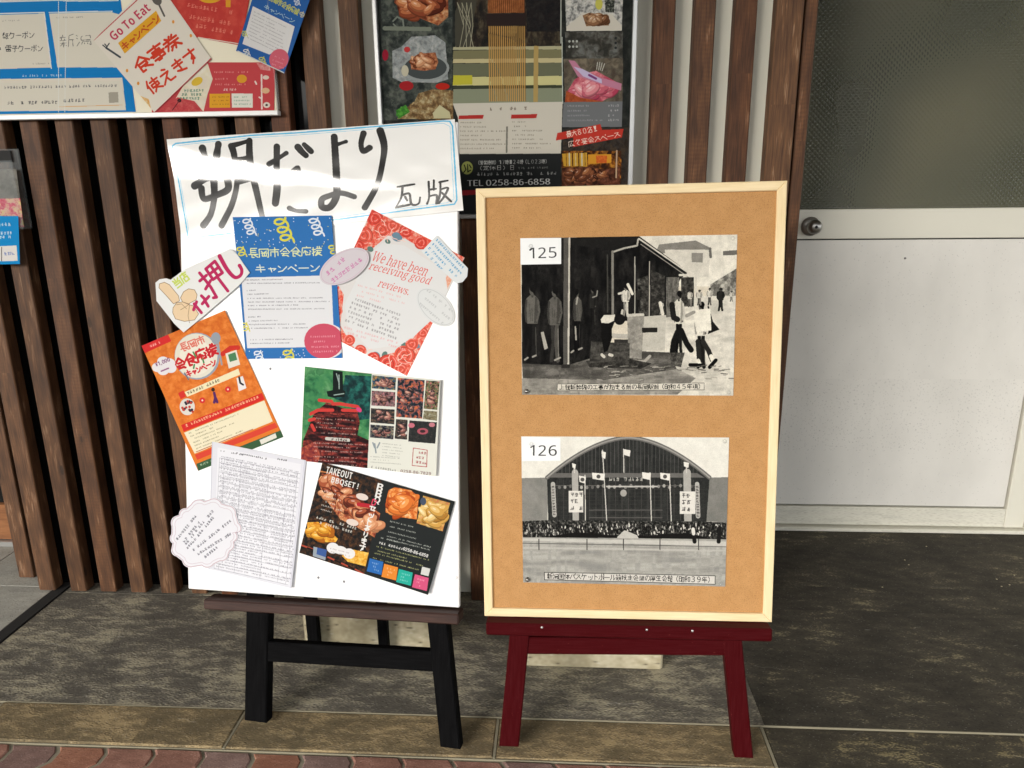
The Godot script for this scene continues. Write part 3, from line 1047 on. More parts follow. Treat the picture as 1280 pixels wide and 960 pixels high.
	return pr

func takeout_print() -> Print:
	var pr := Print.new(self, V([208, 40, 1088, 302, 916, 916, 54, 642]), 900, rgb(34, 38, 38), Vector2(365, 570), 5.333)
	pr.patch("208,40 610,160 495,784 54,642", inks([24, 24, 24, 60, 40, 30, 30, 30, 30, 90, 60, 40]), 0.02, 61, 0.04)
	var meat := inks([110, 48, 34, 178, 96, 60, 210, 146, 100, 226, 170, 120, 160, 80, 56])
	pr.patch("210,110 300,200 520,330 596,380 560,540 420,460 330,420 210,260 180,160", meat, 0.02, 62, 0.05, Vector2(1.4, 0.6))
	for i in 9:
		pr.lines([PackedVector2Array([Vector2(190 + i * 8, 100 + i * 26), Vector2(250 + i * 36, 110 + i * 32)])], 8, rgb(90, 52, 36) if i % 2 else rgb(196, 120, 70))
	pr.patch("104,440 180,436 260,500 314,548 300,572 180,570 110,500", inks([190, 110, 30, 226, 160, 50, 236, 186, 80]), 0.02, 63)
	pr.patch("340,660 420,620 520,640 500,730 380,700", inks([206, 140, 40, 230, 170, 60, 240, 200, 110]), 0.02, 64)
	for i in 9:
		pr.lines([PackedVector2Array([Vector2(64 + i * 46, 560 + i * 20 + 30), Vector2(150 + i * 42, 590 + i * 20 + 30)])], 11, rgb(30, 22, 20) if i % 2 else rgb(170, 72, 54))
	pr.poly("150,600 240,622 230,690 146,664", rgb(150, 160, 170))
	pr.poly("176,606 240,622 232,670 170,650", rgb(60, 90, 150))
	for c in [[280, 610, 42, 36], [330, 624, 50, 28], [390, 646, 40, 34]]:
		pr.spot(c[0], c[1], c[2], c[3], rgb(226, 224, 224), 0.2)
	pr.rows(Vector2(262, 612), Vector2(400, 646), Vector2(258, 632), 2, 10, rgb(150, 130, 130), 0.8, 0.9)
	for i in 16:
		var t := i / 15.0
		pr.heap(250 + 290 * t, 190 + 260 * t, 60, 60, 4, 54, inks([96, 40, 28, 164, 84, 54, 204, 136, 96, 222, 168, 126]))
	pr.heap(205, 502, 90, 50, 14, 44, inks([170, 96, 26, 214, 146, 44, 236, 186, 84]))
	for c in [[474, 270], [410, 440]]:
		pr.spot(c[0], c[1], 42, 22, rgb(222, 206, 196), 0.25)
	pr.lines("450,320 520,330", 26, rgb(180, 40, 50))
	var w := rgb(228, 226, 222)
	pr.txt("TAKEOUT", Vector2(228, 112), Vector2(402, 154), 46, w)
	pr.txt("BBQSET !", Vector2(262, 180), Vector2(442, 228), 46, w)
	for r in [[220, 232, 300], [215, 262, 330], [205, 296, 345], [200, 322, 345], [196, 350, 270]]:
		pr.rows(Vector2(r[0], r[1]), Vector2(r[2], r[1] + (r[2] - r[0]) * 0.28), Vector2(r[0], r[1]), 1, 13, rgb(210, 204, 196), 0.9, 1.0)
	for r in [[170, 404, 430], [190, 440, 420]]:
		pr.rows(Vector2(r[0], r[1]), Vector2(r[2], r[1] + (r[2] - r[0]) * 0.28), Vector2(r[0], r[1]), 1, 20, rgb(226, 222, 212), 0.9, 1.0)
	pr.jp("BBQ", Vector2(575, 186), Vector2(548, 318), 50, 8, w, true)
	pr.jp("セットあります", Vector2(548, 324), Vector2(470, 632), 42, 8, w, true)
	pr.lines("536,320 548,286 568,296 560,322 540,326", 8, rgb(214, 60, 90))
	pr.patch("650,226 690,206 800,226 850,272 838,420 700,400 630,372 634,290", inks([176, 78, 30, 220, 120, 50, 236, 160, 90, 210, 110, 50, 240, 200, 150]), 0.02, 65)
	pr.patch("880,262 1058,310 1010,498 836,444", inks([200, 150, 60, 226, 190, 120, 180, 140, 80, 200, 120, 80]), 0.02, 66)
	pr.heap(742, 314, 84, 76, 26, 56, inks([176, 74, 28, 216, 116, 48, 236, 156, 84, 244, 196, 140]))
	pr.heap(950, 384, 80, 74, 26, 44, inks([170, 120, 50, 206, 158, 78, 226, 190, 120, 240, 214, 160]))
	pr.spot(880, 300, 20, 26, rgb(70, 80, 100))
	for r in [[660, 430, 910], [658, 464, 830], [650, 500, 830], [640, 528, 940], [640, 548, 930], [600, 540, 720]]:
		pr.rows(Vector2(r[0], r[1]), Vector2(r[2], r[1] + (r[2] - r[0]) * 0.25), Vector2(r[0], r[1]), 1, 11, rgb(196, 200, 192), 0.85, 1.0)
	pr.rows(Vector2(588, 572), Vector2(740, 612), Vector2(588, 572), 1, 20, w, 0.9, 1.0)
	pr.txt("0258-86-6858", Vector2(746, 622), Vector2(912, 672), 22, w)
	for r in [[570, 596, 920], [580, 626, 900], [556, 640, 880], [548, 672, 850]]:
		pr.rows(Vector2(r[0], r[1]), Vector2(r[2], r[1] + (r[2] - r[0]) * 0.26), Vector2(r[0], r[1]), 1, 11, rgb(190, 190, 130), 0.8, 1.0)
	var tiles := [[566, 732, rgb(44, 104, 176)], [664, 768, rgb(222, 134, 50)], [762, 802, rgb(40, 168, 150)], [868, 836, rgb(206, 84, 124)]]
	for t in tiles:
		var c := Vector2(t[0], t[1])
		pr.poly(PackedVector2Array([c + Vector2(-40, -56), c + Vector2(52, -32), c + Vector2(40, 54), c + Vector2(-58, 30)]), t[2])
		pr.rows(c + Vector2(-24, -26), c + Vector2(30, -12), c + Vector2(-34, 14), 3, 14, Color(t[2]).lightened(0.45), 0.7, 0.7)
	pr.poly("876,730 930,744 918,794 866,780", rgb(206, 206, 202))
	pr.soften(1.4)
	return pr

func station_print() -> Print:
	var pr := Print.new(self, V([45, 78, 1228, 58, 1205, 935, 55, 930]), 1000, rgb(222, 212, 192), Vector2(640, 280), 4.362)
	var sep := func(v: int) -> Color: 
		var k := clampi(int((v - 24) * 1.08 + 18), 0, 250)
		return Color8(k, int(k * 0.975), int(k * 0.91))
	var tones := func(list: Array) -> Array:
		var o := []
		for v in list:
			o.append(sep.call(v))
		return o
	# sky, far house, street
	pr.patch("690,60 1230,50 1230,340 690,340", tones.call([214, 226, 232, 222]), 0.006, 71, 0.04)
	pr.poly("800,112 1000,90 1088,134 1080,160 780,160", sep.call(134))
	pr.poly("830,140 1078,140 1070,290 860,280", sep.call(208))
	pr.poly("978,158 1040,158 1038,210 978,208", sep.call(140))
	pr.lines("1078,134 1082,180", 14, sep.call(110))
	pr.poly("1150,148 1228,142 1228,168 1148,172", sep.call(110))
	pr.patch("1080,330 1228,240 1228,400 1080,420", tones.call([110, 150, 190, 90]), 0.02, 72)
	pr.patch("700,400 1228,390 1210,935 55,932 55,760 620,690", tones.call([190, 212, 224, 206]), 0.006, 73, 0.05, Vector2(0.5, 1.6))
	# the dark building and its eaves
	pr.patch("52,80 690,66 960,262 915,300 830,520 560,530 480,720 300,770 55,770", tones.call([16, 24, 36, 28, 46]), 0.01, 74, 0.05, Vector2(1.6, 0.5))
	pr.patch("55,760 300,770 480,716 640,690 860,700 900,800 700,860 400,870 60,850", tones.call([70, 96, 120, 84]), 0.008, 75, 0.05, Vector2(0.4, 1.8))
	pr.patch("55,840 500,850 900,790 1000,840 900,930 55,930", tones.call([120, 150, 170, 140]), 0.008, 76, 0.05, Vector2(0.4, 1.8))
	pr.poly("270,80 690,72 700,90 560,140 270,110", sep.call(34))
	pr.lines("690,80 960,266", 8, sep.call(206))
	pr.lines("700,110 960,290", 5, sep.call(150))
	pr.lines("686,84 680,118 610,132 550,152", 10, sep.call(176))
	pr.lines("546,150 548,500", 13, sep.call(132))
	pr.lines("518,170 520,480", 8, sep.call(70))
	pr.lines("668,180 668,490/748,205 746,500/798,280 798,490", 6, sep.call(176))
	pr.patch("680,300 740,280 740,500 690,500", tones.call([40, 70, 110, 60]), 0.03, 77)
	pr.patch("755,250 830,280 830,500 760,500", tones.call([40, 60, 90, 50]), 0.03, 78)
	pr.patch("840,290 910,290 900,500 836,510", tones.call([80, 110, 130, 96]), 0.03, 79, 0.04, Vector2(2.0, 0.4))
	# kiosk and counters
	pr.lines("912,278 1000,278 1004,460", 12, sep.call(210))
	pr.patch("920,290 990,290 990,450 920,450", tones.call([40, 70, 90, 50]), 0.03, 80)
	pr.poly("700,505 840,495 830,690 700,690", sep.call(190))
	pr.patch("626,492 720,490 704,736 632,730", tones.call([128, 150, 166, 140]), 0.02, 81)
	pr.poly("626,490 716,486 720,500 630,506", sep.call(196))
	pr.poly("706,566 792,564 790,590 708,592", sep.call(40))
	pr.lines("600,742 720,750 750,720", 16, sep.call(168))
	pr.poly("540,596 630,600 628,626 542,620", sep.call(176))
	pr.poly("556,628 630,630 630,652 556,650", sep.call(56))
	pr.patch("400,745 640,735 760,760 700,790 420,780", tones.call([40, 60, 80, 50]), 0.02, 82)
	pr.patch("430,640 640,650 640,740 420,760", tones.call([50, 74, 90]), 0.02, 83, 0.05, Vector2(0.5, 1.5))
	# the post
	pr.lines("298,78 294,770", 34, sep.call(88))
	pr.lines("312,78 306,765", 10, sep.call(196))
	pr.poly("270,764 318,764 314,784 268,784", sep.call(50))
	# people: [x, head y, foot y, width, hair, top, legs, skin]
	var folk := [[110, 340, 740, 78, 22, 104, 34, 92], [232, 350, 745, 76, 22, 98, 84, 96], [355, 360, 690, 48, 18, 92, 16, 80], [438, 350, 560, 46, 20, 44, 30, 90], [618, 340, 500, 46, 24, 214, 190, 130], [690, 345, 470, 34, 20, 50, 34, 80], [908, 370, 710, 58, 22, 214, 26, 90], [1030, 430, 780, 70, 20, 226, 30, 96], [1136, 350, 470, 42, 40, 44, 40, 70], [1020, 360, 440, 34, 60, 200, 120, 110], [1076, 350, 440, 30, 60, 210, 90, 110], [968, 360, 450, 30, 50, 206, 120, 110], [1196, 366, 420, 26, 70, 200, 150, 120], [812, 420, 490, 24, 60, 214, 200, 120]]
	for q in folk:
		var x: float = q[0]
		var hy: float = q[1]
		var hh: float = q[2] - q[1]
		var ww: float = q[3]
		var hip := hy + hh * 0.5
		var sd := 1.0 if int(x) % 2 else -1.0
		var top: int = q[5]
		var leg_tone: int = q[6]
		# legs, one before the other, the far one darker
		pr.lines([PackedVector2Array([Vector2(x - ww * 0.16, hip), Vector2(x - ww * 0.20 - sd * ww * 0.1, hip + hh * 0.25), Vector2(x - ww * 0.24, q[2])])], ww * 0.26, sep.call(int(leg_tone * 0.7)))
		pr.lines([PackedVector2Array([Vector2(x + ww * 0.16, hip), Vector2(x + ww * 0.20 + sd * ww * 0.1, hip + hh * 0.25), Vector2(x + ww * 0.22, q[2])])], ww * 0.28, sep.call(leg_tone))
		pr.lines([PackedVector2Array([Vector2(x + ww * 0.24, hip + hh * 0.06), Vector2(x + ww * 0.28, q[2] - hh * 0.06)])], ww * 0.07, sep.call(mini(255, leg_tone + 40)))
		# trunk, its shaded side and folds
		pr.poly(PackedVector2Array([Vector2(x - ww * 0.42, hy + hh * 0.17), Vector2(x - ww * 0.16, hy + hh * 0.12), Vector2(x + ww * 0.16, hy + hh * 0.12), Vector2(x + ww * 0.42, hy + hh * 0.17), Vector2(x + ww * 0.38, hip + 4), Vector2(x - ww * 0.36, hip + 4)]), sep.call(top))
		pr.poly(PackedVector2Array([Vector2(x - sd * ww * 0.42, hy + hh * 0.17), Vector2(x - sd * ww * 0.20, hy + hh * 0.14), Vector2(x - sd * ww * 0.12, hip), Vector2(x - sd * ww * 0.36, hip)]), sep.call(int(top * 0.72)))
		for f in 3:
			pr.lines([PackedVector2Array([Vector2(x - ww * 0.2 + f * ww * 0.18, hy + hh * (0.24 + 0.06 * f)), Vector2(x - ww * 0.1 + f * ww * 0.12, hip - hh * 0.03)])], ww * 0.05, sep.call(int(top * 0.82)))
		# arms
		pr.lines([PackedVector2Array([Vector2(x + ww * 0.40, hy + hh * 0.19), Vector2(x + ww * 0.50, hy + hh * 0.34), Vector2(x + ww * 0.34, hy + hh * 0.46)])], ww * 0.15, sep.call(int(top * 0.9)))
		pr.lines([PackedVector2Array([Vector2(x - ww * 0.40, hy + hh * 0.19), Vector2(x - ww * 0.48, hy + hh * 0.36), Vector2(x - ww * 0.40, hy + hh * 0.48)])], ww * 0.14, sep.call(int(top * 0.66)))
		pr.spot(x + ww * 0.33, hy + hh * 0.47, ww * 0.08, ww * 0.08, sep.call(q[7]))
		# neck, face, hair
		pr.lines([PackedVector2Array([Vector2(x, hy + hh * 0.08), Vector2(x, hy + hh * 0.14)])], ww * 0.16, sep.call(int(q[7] * 0.8)))
		pr.spot(x, hy + hh * 0.055, ww * 0.20, hh * 0.068, sep.call(q[7]))
		pr.spot(x - sd * ww * 0.05, hy + hh * 0.028, ww * 0.22, hh * 0.050, sep.call(q[4]))
		pr.spot(x - sd * ww * 0.13, hy + hh * 0.06, ww * 0.09, hh * 0.045, sep.call(q[4]))
	pr.lines("70,740 86,728/112,724 130,716/232,742 262,728/322,700 334,690/362,684 380,676", 10, sep.call(160))
	pr.poly("156,590 172,586 196,676 176,686", sep.call(170))
	pr.lines("350,436 356,400/344,560 348,630", 9, sep.call(164))
	pr.lines("438,400 460,392 464,364", 7, sep.call(140))
	pr.lines("630,330 654,380", 16, sep.call(222))
	pr.lines("580,380 612,372/600,470 590,520", 12, sep.call(204))
	pr.lines("806,430 820,490", 18, sep.call(216))
	# boy bending at the trough
	pr.poly("482,520 500,496 560,494 560,524 520,544 486,540", sep.call(214))
	pr.poly("484,540 540,540 544,620 520,690 500,700 486,620", sep.call(20))
	pr.lines("488,712 500,724/530,712 544,716", 16, sep.call(200))
	pr.spot(585, 520, 30, 30, sep.call(26))
	# walking pair: arms, bags, stride
	pr.lines("870,440 880,510 900,520", 30, sep.call(36))
	pr.lines("900,590 880,640 872,700/920,580 950,650 975,686", 30, sep.call(24))
	pr.lines("1012,640 1018,720 1020,752/1040,640 1070,690 1090,740", 26, sep.call(44))
	pr.lines("1014,745 1020,765/1084,720 1096,748", 22, sep.call(224))
	pr.lines("970,768 1028,770/1076,780 1110,742", 20, sep.call(22))
	pr.poly("1085,520 1130,575 1066,600", sep.call(30))
	pr.lines("1068,450 1090,530", 8, sep.call(34))
	pr.poly("982,470 1080,460 1086,580 1004,588", sep.call(228))
	pr.lines("990,480 950,500", 18, sep.call(150))
	pr.patch("850,700 940,700 920,780 870,770", tones.call([50, 80, 110]), 0.03, 84)
	for i in 60:
		var x := rng.randf_range(420, 1200)
		var y := rng.randf_range(770, 850)
		pr.lines([PackedVector2Array([Vector2(x, y), Vector2(x + rng.randf_range(10, 46), y + rng.randf_range(-5, 5))])], 5, sep.call(rng.randi_range(90, 180)))
	pr.tone(0.12, 0.02, 301)
	pr.tone(0.10, 0.12, 302)
	pr.soften(1.9)
	pr.poly("246,872 1046,866 1046,904 246,908", sep.call(212))
	pr.lines("246,872 1046,866 1046,904 246,908 246,872", 3, sep.call(90))
	pr.jp("上越新幹線の工事が始まる前の長岡駅前(昭和45年頃)", Vector2(256, 903), Vector2(1042, 898), 27, 3.0, sep.call(24))
	pr.grain(0.05)
	return pr

func gym_print() -> Print:
	var pr := Print.new(self, V([197, 145, 1028, 150, 1012, 745, 205, 728]), 1000, rgb(206, 202, 192), Vector2(590, 500), 3.2)
	var sep := func(v: int) -> Color: 
		var k := clampi(int((v - 24) * 1.06 + 24), 0, 250)
		return Color8(k, int(k * 0.985), int(k * 0.945))
	pr.patch("197,140 1030,148 1030,330 197,330", inks([236, 233, 222, 240, 237, 226, 232, 228, 217]), 0.005, 91, 0.03)
	pr.patch("197,312 310,310 300,480 200,484", inks([132, 131, 125, 146, 144, 138, 140, 138, 131]), 0.006, 92, 0.04)
	pr.patch("930,310 1028,308 1020,490 934,484", inks([122, 122, 116, 138, 136, 130, 128, 126, 120]), 0.006, 93, 0.04)
	# vaulted front
	var arch := PackedVector2Array()
	for i in 25:
		var t := i / 24.0
		arch.append(Vector2(300 + 650 * t, 310 - 160 * (1.0 - pow(absf(2.0 * t - 1.0), 1.75))))
	var face := arch.duplicate()
	face.append(Vector2(936, 500))
	face.append(Vector2(306, 500))
	pr.patch(face, inks([40, 41, 40, 56, 57, 55, 48, 49, 47]), 0.01, 94, 0.03, Vector2(2.0, 0.3))
	pr.lines([arch], 16, sep.call(104))
	pr.lines([arch], 6, sep.call(150))
	for i in 40:
		var x := 330.0 + i * 15.0
		var t := (x - 300.0) / 650.0
		var y := 310.0 - 160.0 * (1.0 - pow(absf(2.0 * t - 1.0), 1.75)) + 10.0
		pr.lines([PackedVector2Array([Vector2(x, y), Vector2(x, 292)])], 2.0, sep.call(84))
	for i in 9:
		pr.lines([PackedVector2Array([Vector2(320, 356 + i * 15), Vector2(930, 358 + i * 15)])], 1.6, sep.call(58))
	pr.poly("330,292 900,292 930,310 310,310", sep.call(104))
	for i in 22:
		pr.lines([PackedVector2Array([Vector2(340 + i * 26, 320), Vector2(340 + i * 26, 480)])], 3, sep.call(66))
	pr.lines("330,342 910,342", 3, sep.call(96))
	pr.lines("470,440 760,440/470,470 760,470", 5, sep.call(84))
	for i in 26:
		pr.spot(350 + i * 22, 346 + rng.randf_range(-4, 4), 6, 7, sep.call(rng.randi_range(90, 170)))
	pr.rows(Vector2(548, 316), Vector2(690, 316), Vector2(548, 316), 1, 18, sep.call(176), 0.9, 1.0)
	pr.lines("538,346 740,346", 5, sep.call(190))
	pr.spot(606, 372, 13, 14, sep.call(160))
	# banners, masts, flags
	for b in [[324, 336, 330, 460], [900, 336, 904, 464]]:
		pr.lines([PackedVector2Array([Vector2(b[0], b[1]), Vector2(b[2], b[3])])], 18, sep.call(172))
		pr.rows(Vector2(b[0], b[1] + 6), Vector2(b[2], b[3]), Vector2(b[0], b[1]), 1, 13, sep.call(80), 0.8, 1.0)
	for m in [[412, 290, 416, 520, 26], [860, 290, 864, 520, 30]]:
		pr.lines([PackedVector2Array([Vector2(m[0], m[1]), Vector2(m[2], m[3])])], m[4], sep.call(168))
	for m in [[416, 406, 58, 86], [862, 410, 62, 90]]:
		pr.poly(PackedVector2Array([Vector2(m[0] - m[2] * 0.5, m[1] - m[3] * 0.5), Vector2(m[0] + m[2] * 0.5, m[1] - m[3] * 0.5), Vector2(m[0] + m[2] * 0.5, m[1] + m[3] * 0.5), Vector2(m[0] - m[2] * 0.5, m[1] + m[3] * 0.5)]), sep.call(216))
		for r in 3:
			pr.rows(Vector2(m[0] - 22, m[1] - 28 + r * 27), Vector2(m[0] + 24, m[1] - 28 + r * 27), Vector2(m[0] - 22, m[1]), 1, 20, sep.call(70), 0.8, 1.0)
	pr.lines("452,300 454,520/522,200 540,500/606,196 608,290/712,290 718,500/790,296 798,510/856,250 858,290/408,256 410,290", 4, sep.call(200))
	for fl in [[518, 204, 536, 236], [606, 196, 634, 226], [480, 290, 532, 322], [680, 288, 716, 320], [752, 290, 792, 322], [428, 302, 456, 334], [846, 246, 868, 272], [400, 252, 416, 276]]:
		pr.poly(PackedVector2Array([Vector2(fl[0], fl[1]), Vector2(fl[2], fl[1] + 5), Vector2(fl[2] - 3, fl[3]), Vector2(fl[0] + 2, fl[3] - 7)]), sep.call(222))
	for c in [[506, 306], [772, 306], [442, 318]]:
		pr.spot(c[0], c[1], 8, 8, sep.call(84))
	# crowd, hedge, street
	pr.patch("200,484 306,480 940,486 1018,490 1016,556 204,550", inks([24, 24, 22, 56, 56, 54, 30, 30, 28, 120, 118, 112]), 0.05, 95, 0.05)
	for i in 620:
		var x := rng.randf_range(206, 1012)
		var y := rng.randf_range(492, 540)
		pr.lines([PackedVector2Array([Vector2(x, y), Vector2(x + rng.randf_range(-2, 2), y + rng.randf_range(3, 12))])], rng.randf_range(3, 6), sep.call([24, 34, 150, 210, 60, 20, 30][i % 7]))
	pr.poly("300,545 420,528 560,540 700,542 860,530 980,560 300,556", sep.call(26))
	pr.poly("580,548 610,520 660,540 668,556 584,556", sep.call(186))
	pr.patch("204,548 1016,556 1014,748 204,730", inks([146, 145, 140, 170, 168, 160, 158, 156, 149, 182, 180, 172]), 0.008, 96, 0.04, Vector2(0.25, 2.0))
	pr.poly("204,552 1016,566 1016,584 204,562", sep.call(190))
	pr.lines("204,572 1014,586", 3, sep.call(96))
	pr.lines("204,590 1014,602", 8, sep.call(178))
	for x in [268, 460, 606, 752, 906]:
		pr.lines([PackedVector2Array([Vector2(x, 556), Vector2(x, 598)])], 4, sep.call(70))
	pr.lines("884,512 890,566/990,510 986,566", 16, sep.call(30))
	pr.lines("884,516 886,534", 14, sep.call(216))
	pr.tone(0.06, 0.02, 303)
	pr.tone(0.06, 0.14, 304)
	pr.soften(1.6)
	pr.lines("290,688 972,702 972,736 290,718 290,688", 2.5, sep.call(60))
	pr.poly("292,690 970,704 970,734 292,716", sep.call(204))
	pr.jp("新潟国体バスケットボール競技主会場の厚生会館(昭和39年)", Vector2(300, 714), Vector2(964, 729), 23, 2.3, sep.call(26))
	pr.grain(0.05)
	return pr

# the framed poster on the slats, drawn in photograph pixels
func menu_poster_print(corners: Array) -> Print:
	var pr := Print.new(self, corners, 1100, rgb(40, 40, 40))
	pr.patch(PackedVector2Array(corners), inks([30, 34, 32, 56, 58, 54, 40, 42, 40]), 0.01, 101, 0.04)
	var food := inks([90, 44, 26, 150, 84, 52, 196, 130, 84, 120, 60, 40, 210, 170, 130])
	pr.crop(Vector2(470, 0), 5.647)
	pr.patch("30,-900 540,-900 540,850 40,850", inks([38, 44, 42, 70, 76, 70, 96, 100, 92, 50, 54, 52]), 0.012, 102, 0.05)
	pr.patch("130,-140 510,-140 510,120 440,180 360,150 200,80 130,20", food, 0.014, 103, 0.06, Vector2(0.7, 1.2))
	pr.lines("120,150 150,120 190,140 196,190 150,200 124,170", 12, rgb(120, 126, 116))
	pr.lines("60,200 380,206", 30, rgb(120, 126, 112))
	pr.patch("115,360 180,330 250,260 420,250 490,300 510,560 430,585 180,580 118,550", inks([150, 156, 156, 176, 178, 174, 120, 124, 124]), 0.02, 104)
	pr.spot(350, 480, 168, 96, rgb(150, 156, 154))
	pr.spot(350, 478, 150, 82, rgb(70, 76, 76))
	pr.patch("240,420 300,380 420,370 440,440 420,490 340,500 250,490", inks([120, 66, 40, 176, 112, 76, 200, 140, 100, 140, 80, 54]), 0.03, 105)
	pr.heap(335, 440, 90, 56, 26, 34, inks([110, 56, 34, 168, 104, 70, 204, 146, 106, 226, 180, 140]))
	pr.heap(330, 40, 150, 90, 34, 60, inks([84, 36, 24, 140, 70, 44, 186, 110, 70, 214, 150, 104]))
	pr.heap(360, 770, 150, 60, 34, 44, inks([84, 66, 40, 136, 108, 66, 180, 156, 110, 206, 190, 150]))
	pr.heap(180, 790, 40, 30, 14, 24, inks([40, 90, 36, 74, 140, 56, 120, 180, 90]))
	pr.spot(205, 500, 26, 40, rgb(196, 190, 166))
	pr.spot(220, 350, 22, 20, rgb(190, 60, 60))
	pr.spot(215, 606, 50, 34, rgb(160, 36, 40))
	pr.spot(66, 390, 22, 40, rgb(150, 30, 50))
	pr.spot(470, 610, 50, 24, rgb(180, 40, 30))
	pr.patch("300,660 400,630 545,640 545,840 150,840 180,770 260,740", inks([96, 76, 50, 150, 124, 84, 186, 170, 130, 120, 92, 60]), 0.02, 106)
	pr.patch("140,780 210,740 240,790 160,840", inks([50, 110, 40, 90, 160, 60]), 0.03, 107)
	pr.poly("400,800 450,740 520,790 530,836 410,836", rgb(196, 190, 150))
	# counter picture in the middle
	pr.patch("560,-900 800,-900 800,340 560,340", inks([54, 52, 44, 110, 104, 84, 80, 76, 62, 40, 38, 34]), 0.02, 108, 0.05, Vector2(2.0, 0.5))
	pr.crop(Vector2(400, 0), 2.783)
	pr.patch("470,-450 840,-450 842,170 520,170 470,150", inks([30, 30, 28, 60, 52, 42, 44, 38, 34, 86, 78, 62]), 0.012, 109, 0.05, Vector2(1.6, 0.6))
	for i in 8:
		pr.lines([PackedVector2Array([Vector2(478 + (i % 4) * 16, 10), Vector2(500 + ((i * 3) % 5) * 8, 90), Vector2(486 + (i % 5) * 12, 165)])], 3.0, rgb(150, 146, 124))
	pr.poly("520,-60 560,-60 540,30 520,160 470,160 470,40", rgb(70, 68, 58))
	for i in 8:
		pr.lines([PackedVector2Array([Vector2(478 + (i % 4) * 16, 10), Vector2(500 + ((i * 3) % 5) * 8, 90), Vector2(486 + (i % 5) * 12, 165)])], 2.5, rgb(156, 152, 130))
	for s in [[160, 172, 176, 172, 138], [172, 204, 124, 120, 88], [202, 218, 196, 184, 140], [218, 264, 106, 108, 86], [264, 296, 204, 198, 140], [296, 306, 60, 66, 50], [306, 360, 136, 142, 118]]:
		pr.poly(PackedVector2Array([Vector2(464, s[0] + 4), Vector2(844, s[0]), Vector2(844, s[1]), Vector2(462, s[1] + 2)]), rgb(s[2], s[3], s[4]))
	pr.poly("464,262 530,262 530,294 462,296", rgb(190, 184, 60))
	pr.patch("584,-220 710,-220 712,44 584,46", inks([140, 84, 46, 176, 112, 64, 156, 94, 52]), 0.02, 110)
	pr.poly("580,48 716,46 716,88 580,92", rgb(44, 34, 32))
	for i in 18:
		var x := 588 + i * 7.2
		pr.lines([PackedVector2Array([Vector2(x, -220), Vector2(x, 44)])], 2.6, rgb(92, 52, 32))
		pr.lines([PackedVector2Array([Vector2(x, 92), Vector2(x + 2, 352)])], 3.4, rgb(196, 152, 82))
		pr.lines([PackedVector2Array([Vector2(x + 3.2, 92), Vector2(x + 5.2, 352)])], 1.6, rgb(120, 88, 52))
	pr.patch("716,-80 838,-80 838,110 720,110", inks([26, 26, 28, 44, 42, 40, 34, 30, 30]), 0.02, 111)
	pr.lines("838,-200 838,150/842,130 844,360", 4, rgb(180, 186, 176))
	pr.poly("744,160 760,160 758,355 742,355", rgb(176, 150, 92))
	# price table
	pr.poly("462,360 844,354 838,534 486,536 480,410", rgb(206, 200, 186))
	pr.rows(Vector2(590, 380), Vector2(716, 376), Vector2(590, 380), 1, 14, rgb(120, 108, 96), 0.6, 1.0)
	pr.poly("484,402 570,400 566,413 482,414", rgb(176, 52, 48))
	pr.poly("666,399 756,397 752,411 664,413", rgb(176, 52, 48))
	pr.poly("648,440 654,440 652,532 646,532", rgb(120, 118, 108))
	for i in 7:
		var y := 426 + i * 15
		pr.rows(Vector2(488, y), Vector2(560 + (i % 3) * 26 + (50 if i > 1 else 0), y), Vector2(488, y), 1, 6.5, rgb(120, 116, 106), 0.8, 0.9)
		pr.rows(Vector2(668, y - 1), Vector2(720 + (i % 2) * 30 + (60 if i > 1 else 0), y - 1), Vector2(668, y), 1, 6.5, rgb(120, 116, 106), 0.8, 0.9)
	# black foot with the shop's hours and telephone
	pr.poly("482,540 836,534 838,760 482,760", rgb(38, 40, 40))
	pr.spot(512, 584, 20, 23, rgb(150, 156, 84))
	pr.lines("502,574 508,590 500,600/514,572 514,598 524,592/520,574 526,584", 4, rgb(30, 34, 26))
	var wt := rgb(176, 176, 172)
	pr.jp("(営業時間)17時-24時(LO23時)", Vector2(544, 573), Vector2(796, 568), 14, 1.9, wt)
	pr.jp("(定休日)日", Vector2(544, 592), Vector2(680, 590), 14, 1.9, wt)
	pr.rows(Vector2(690, 584), Vector2(790, 582), Vector2(690, 584), 1, 9, rgb(140, 140, 136), 0.8, 1.0)
	pr.rows(Vector2(546, 606), Vector2(830, 602), Vector2(546, 606), 1, 13, wt, 0.85, 1.0)
	pr.txt("TEL 0258-86-6858", Vector2(512, 648), Vector2(800, 642), 21, rgb(216, 216, 212), "Droid Sans", false)
	pr.txt("TEL 0258-86-6858", Vector2(513, 648), Vector2(801, 642), 21, rgb(216, 216, 212), "Droid Sans", false)
	pr.poly("490,662 560,660 560,676 490,680", rgb(150, 40, 44))
	# right hand column
	pr.crop(Vector2(630, 0), 5.647)
	pr.patch("430,-900 840,-900 840,-60 430,-60", food, 0.014, 112)
	pr.patch("430,-60 840,-60 832,218 440,220", inks([150, 150, 146, 196, 196, 190, 214, 210, 200, 110, 110, 108]), 0.03, 113, 0.05)
	pr.poly("440,190 560,90 760,100 830,180 830,218 440,220", rgb(206, 200, 186))
	pr.patch("555,110 600,90 740,110 740,180 580,186", inks([96, 66, 44, 140, 104, 74, 176, 140, 106]), 0.03, 114)
	pr.patch("710,0 780,0 776,90 716,84", inks([40, 44, 40, 150, 150, 140, 30, 34, 30]), 0.08, 115)
	pr.heap(650, 140, 80, 34, 14, 40, inks([96, 62, 40, 140, 100, 70, 186, 150, 116]))
	pr.spot(670, 30, 26, 40, rgb(196, 190, 90))
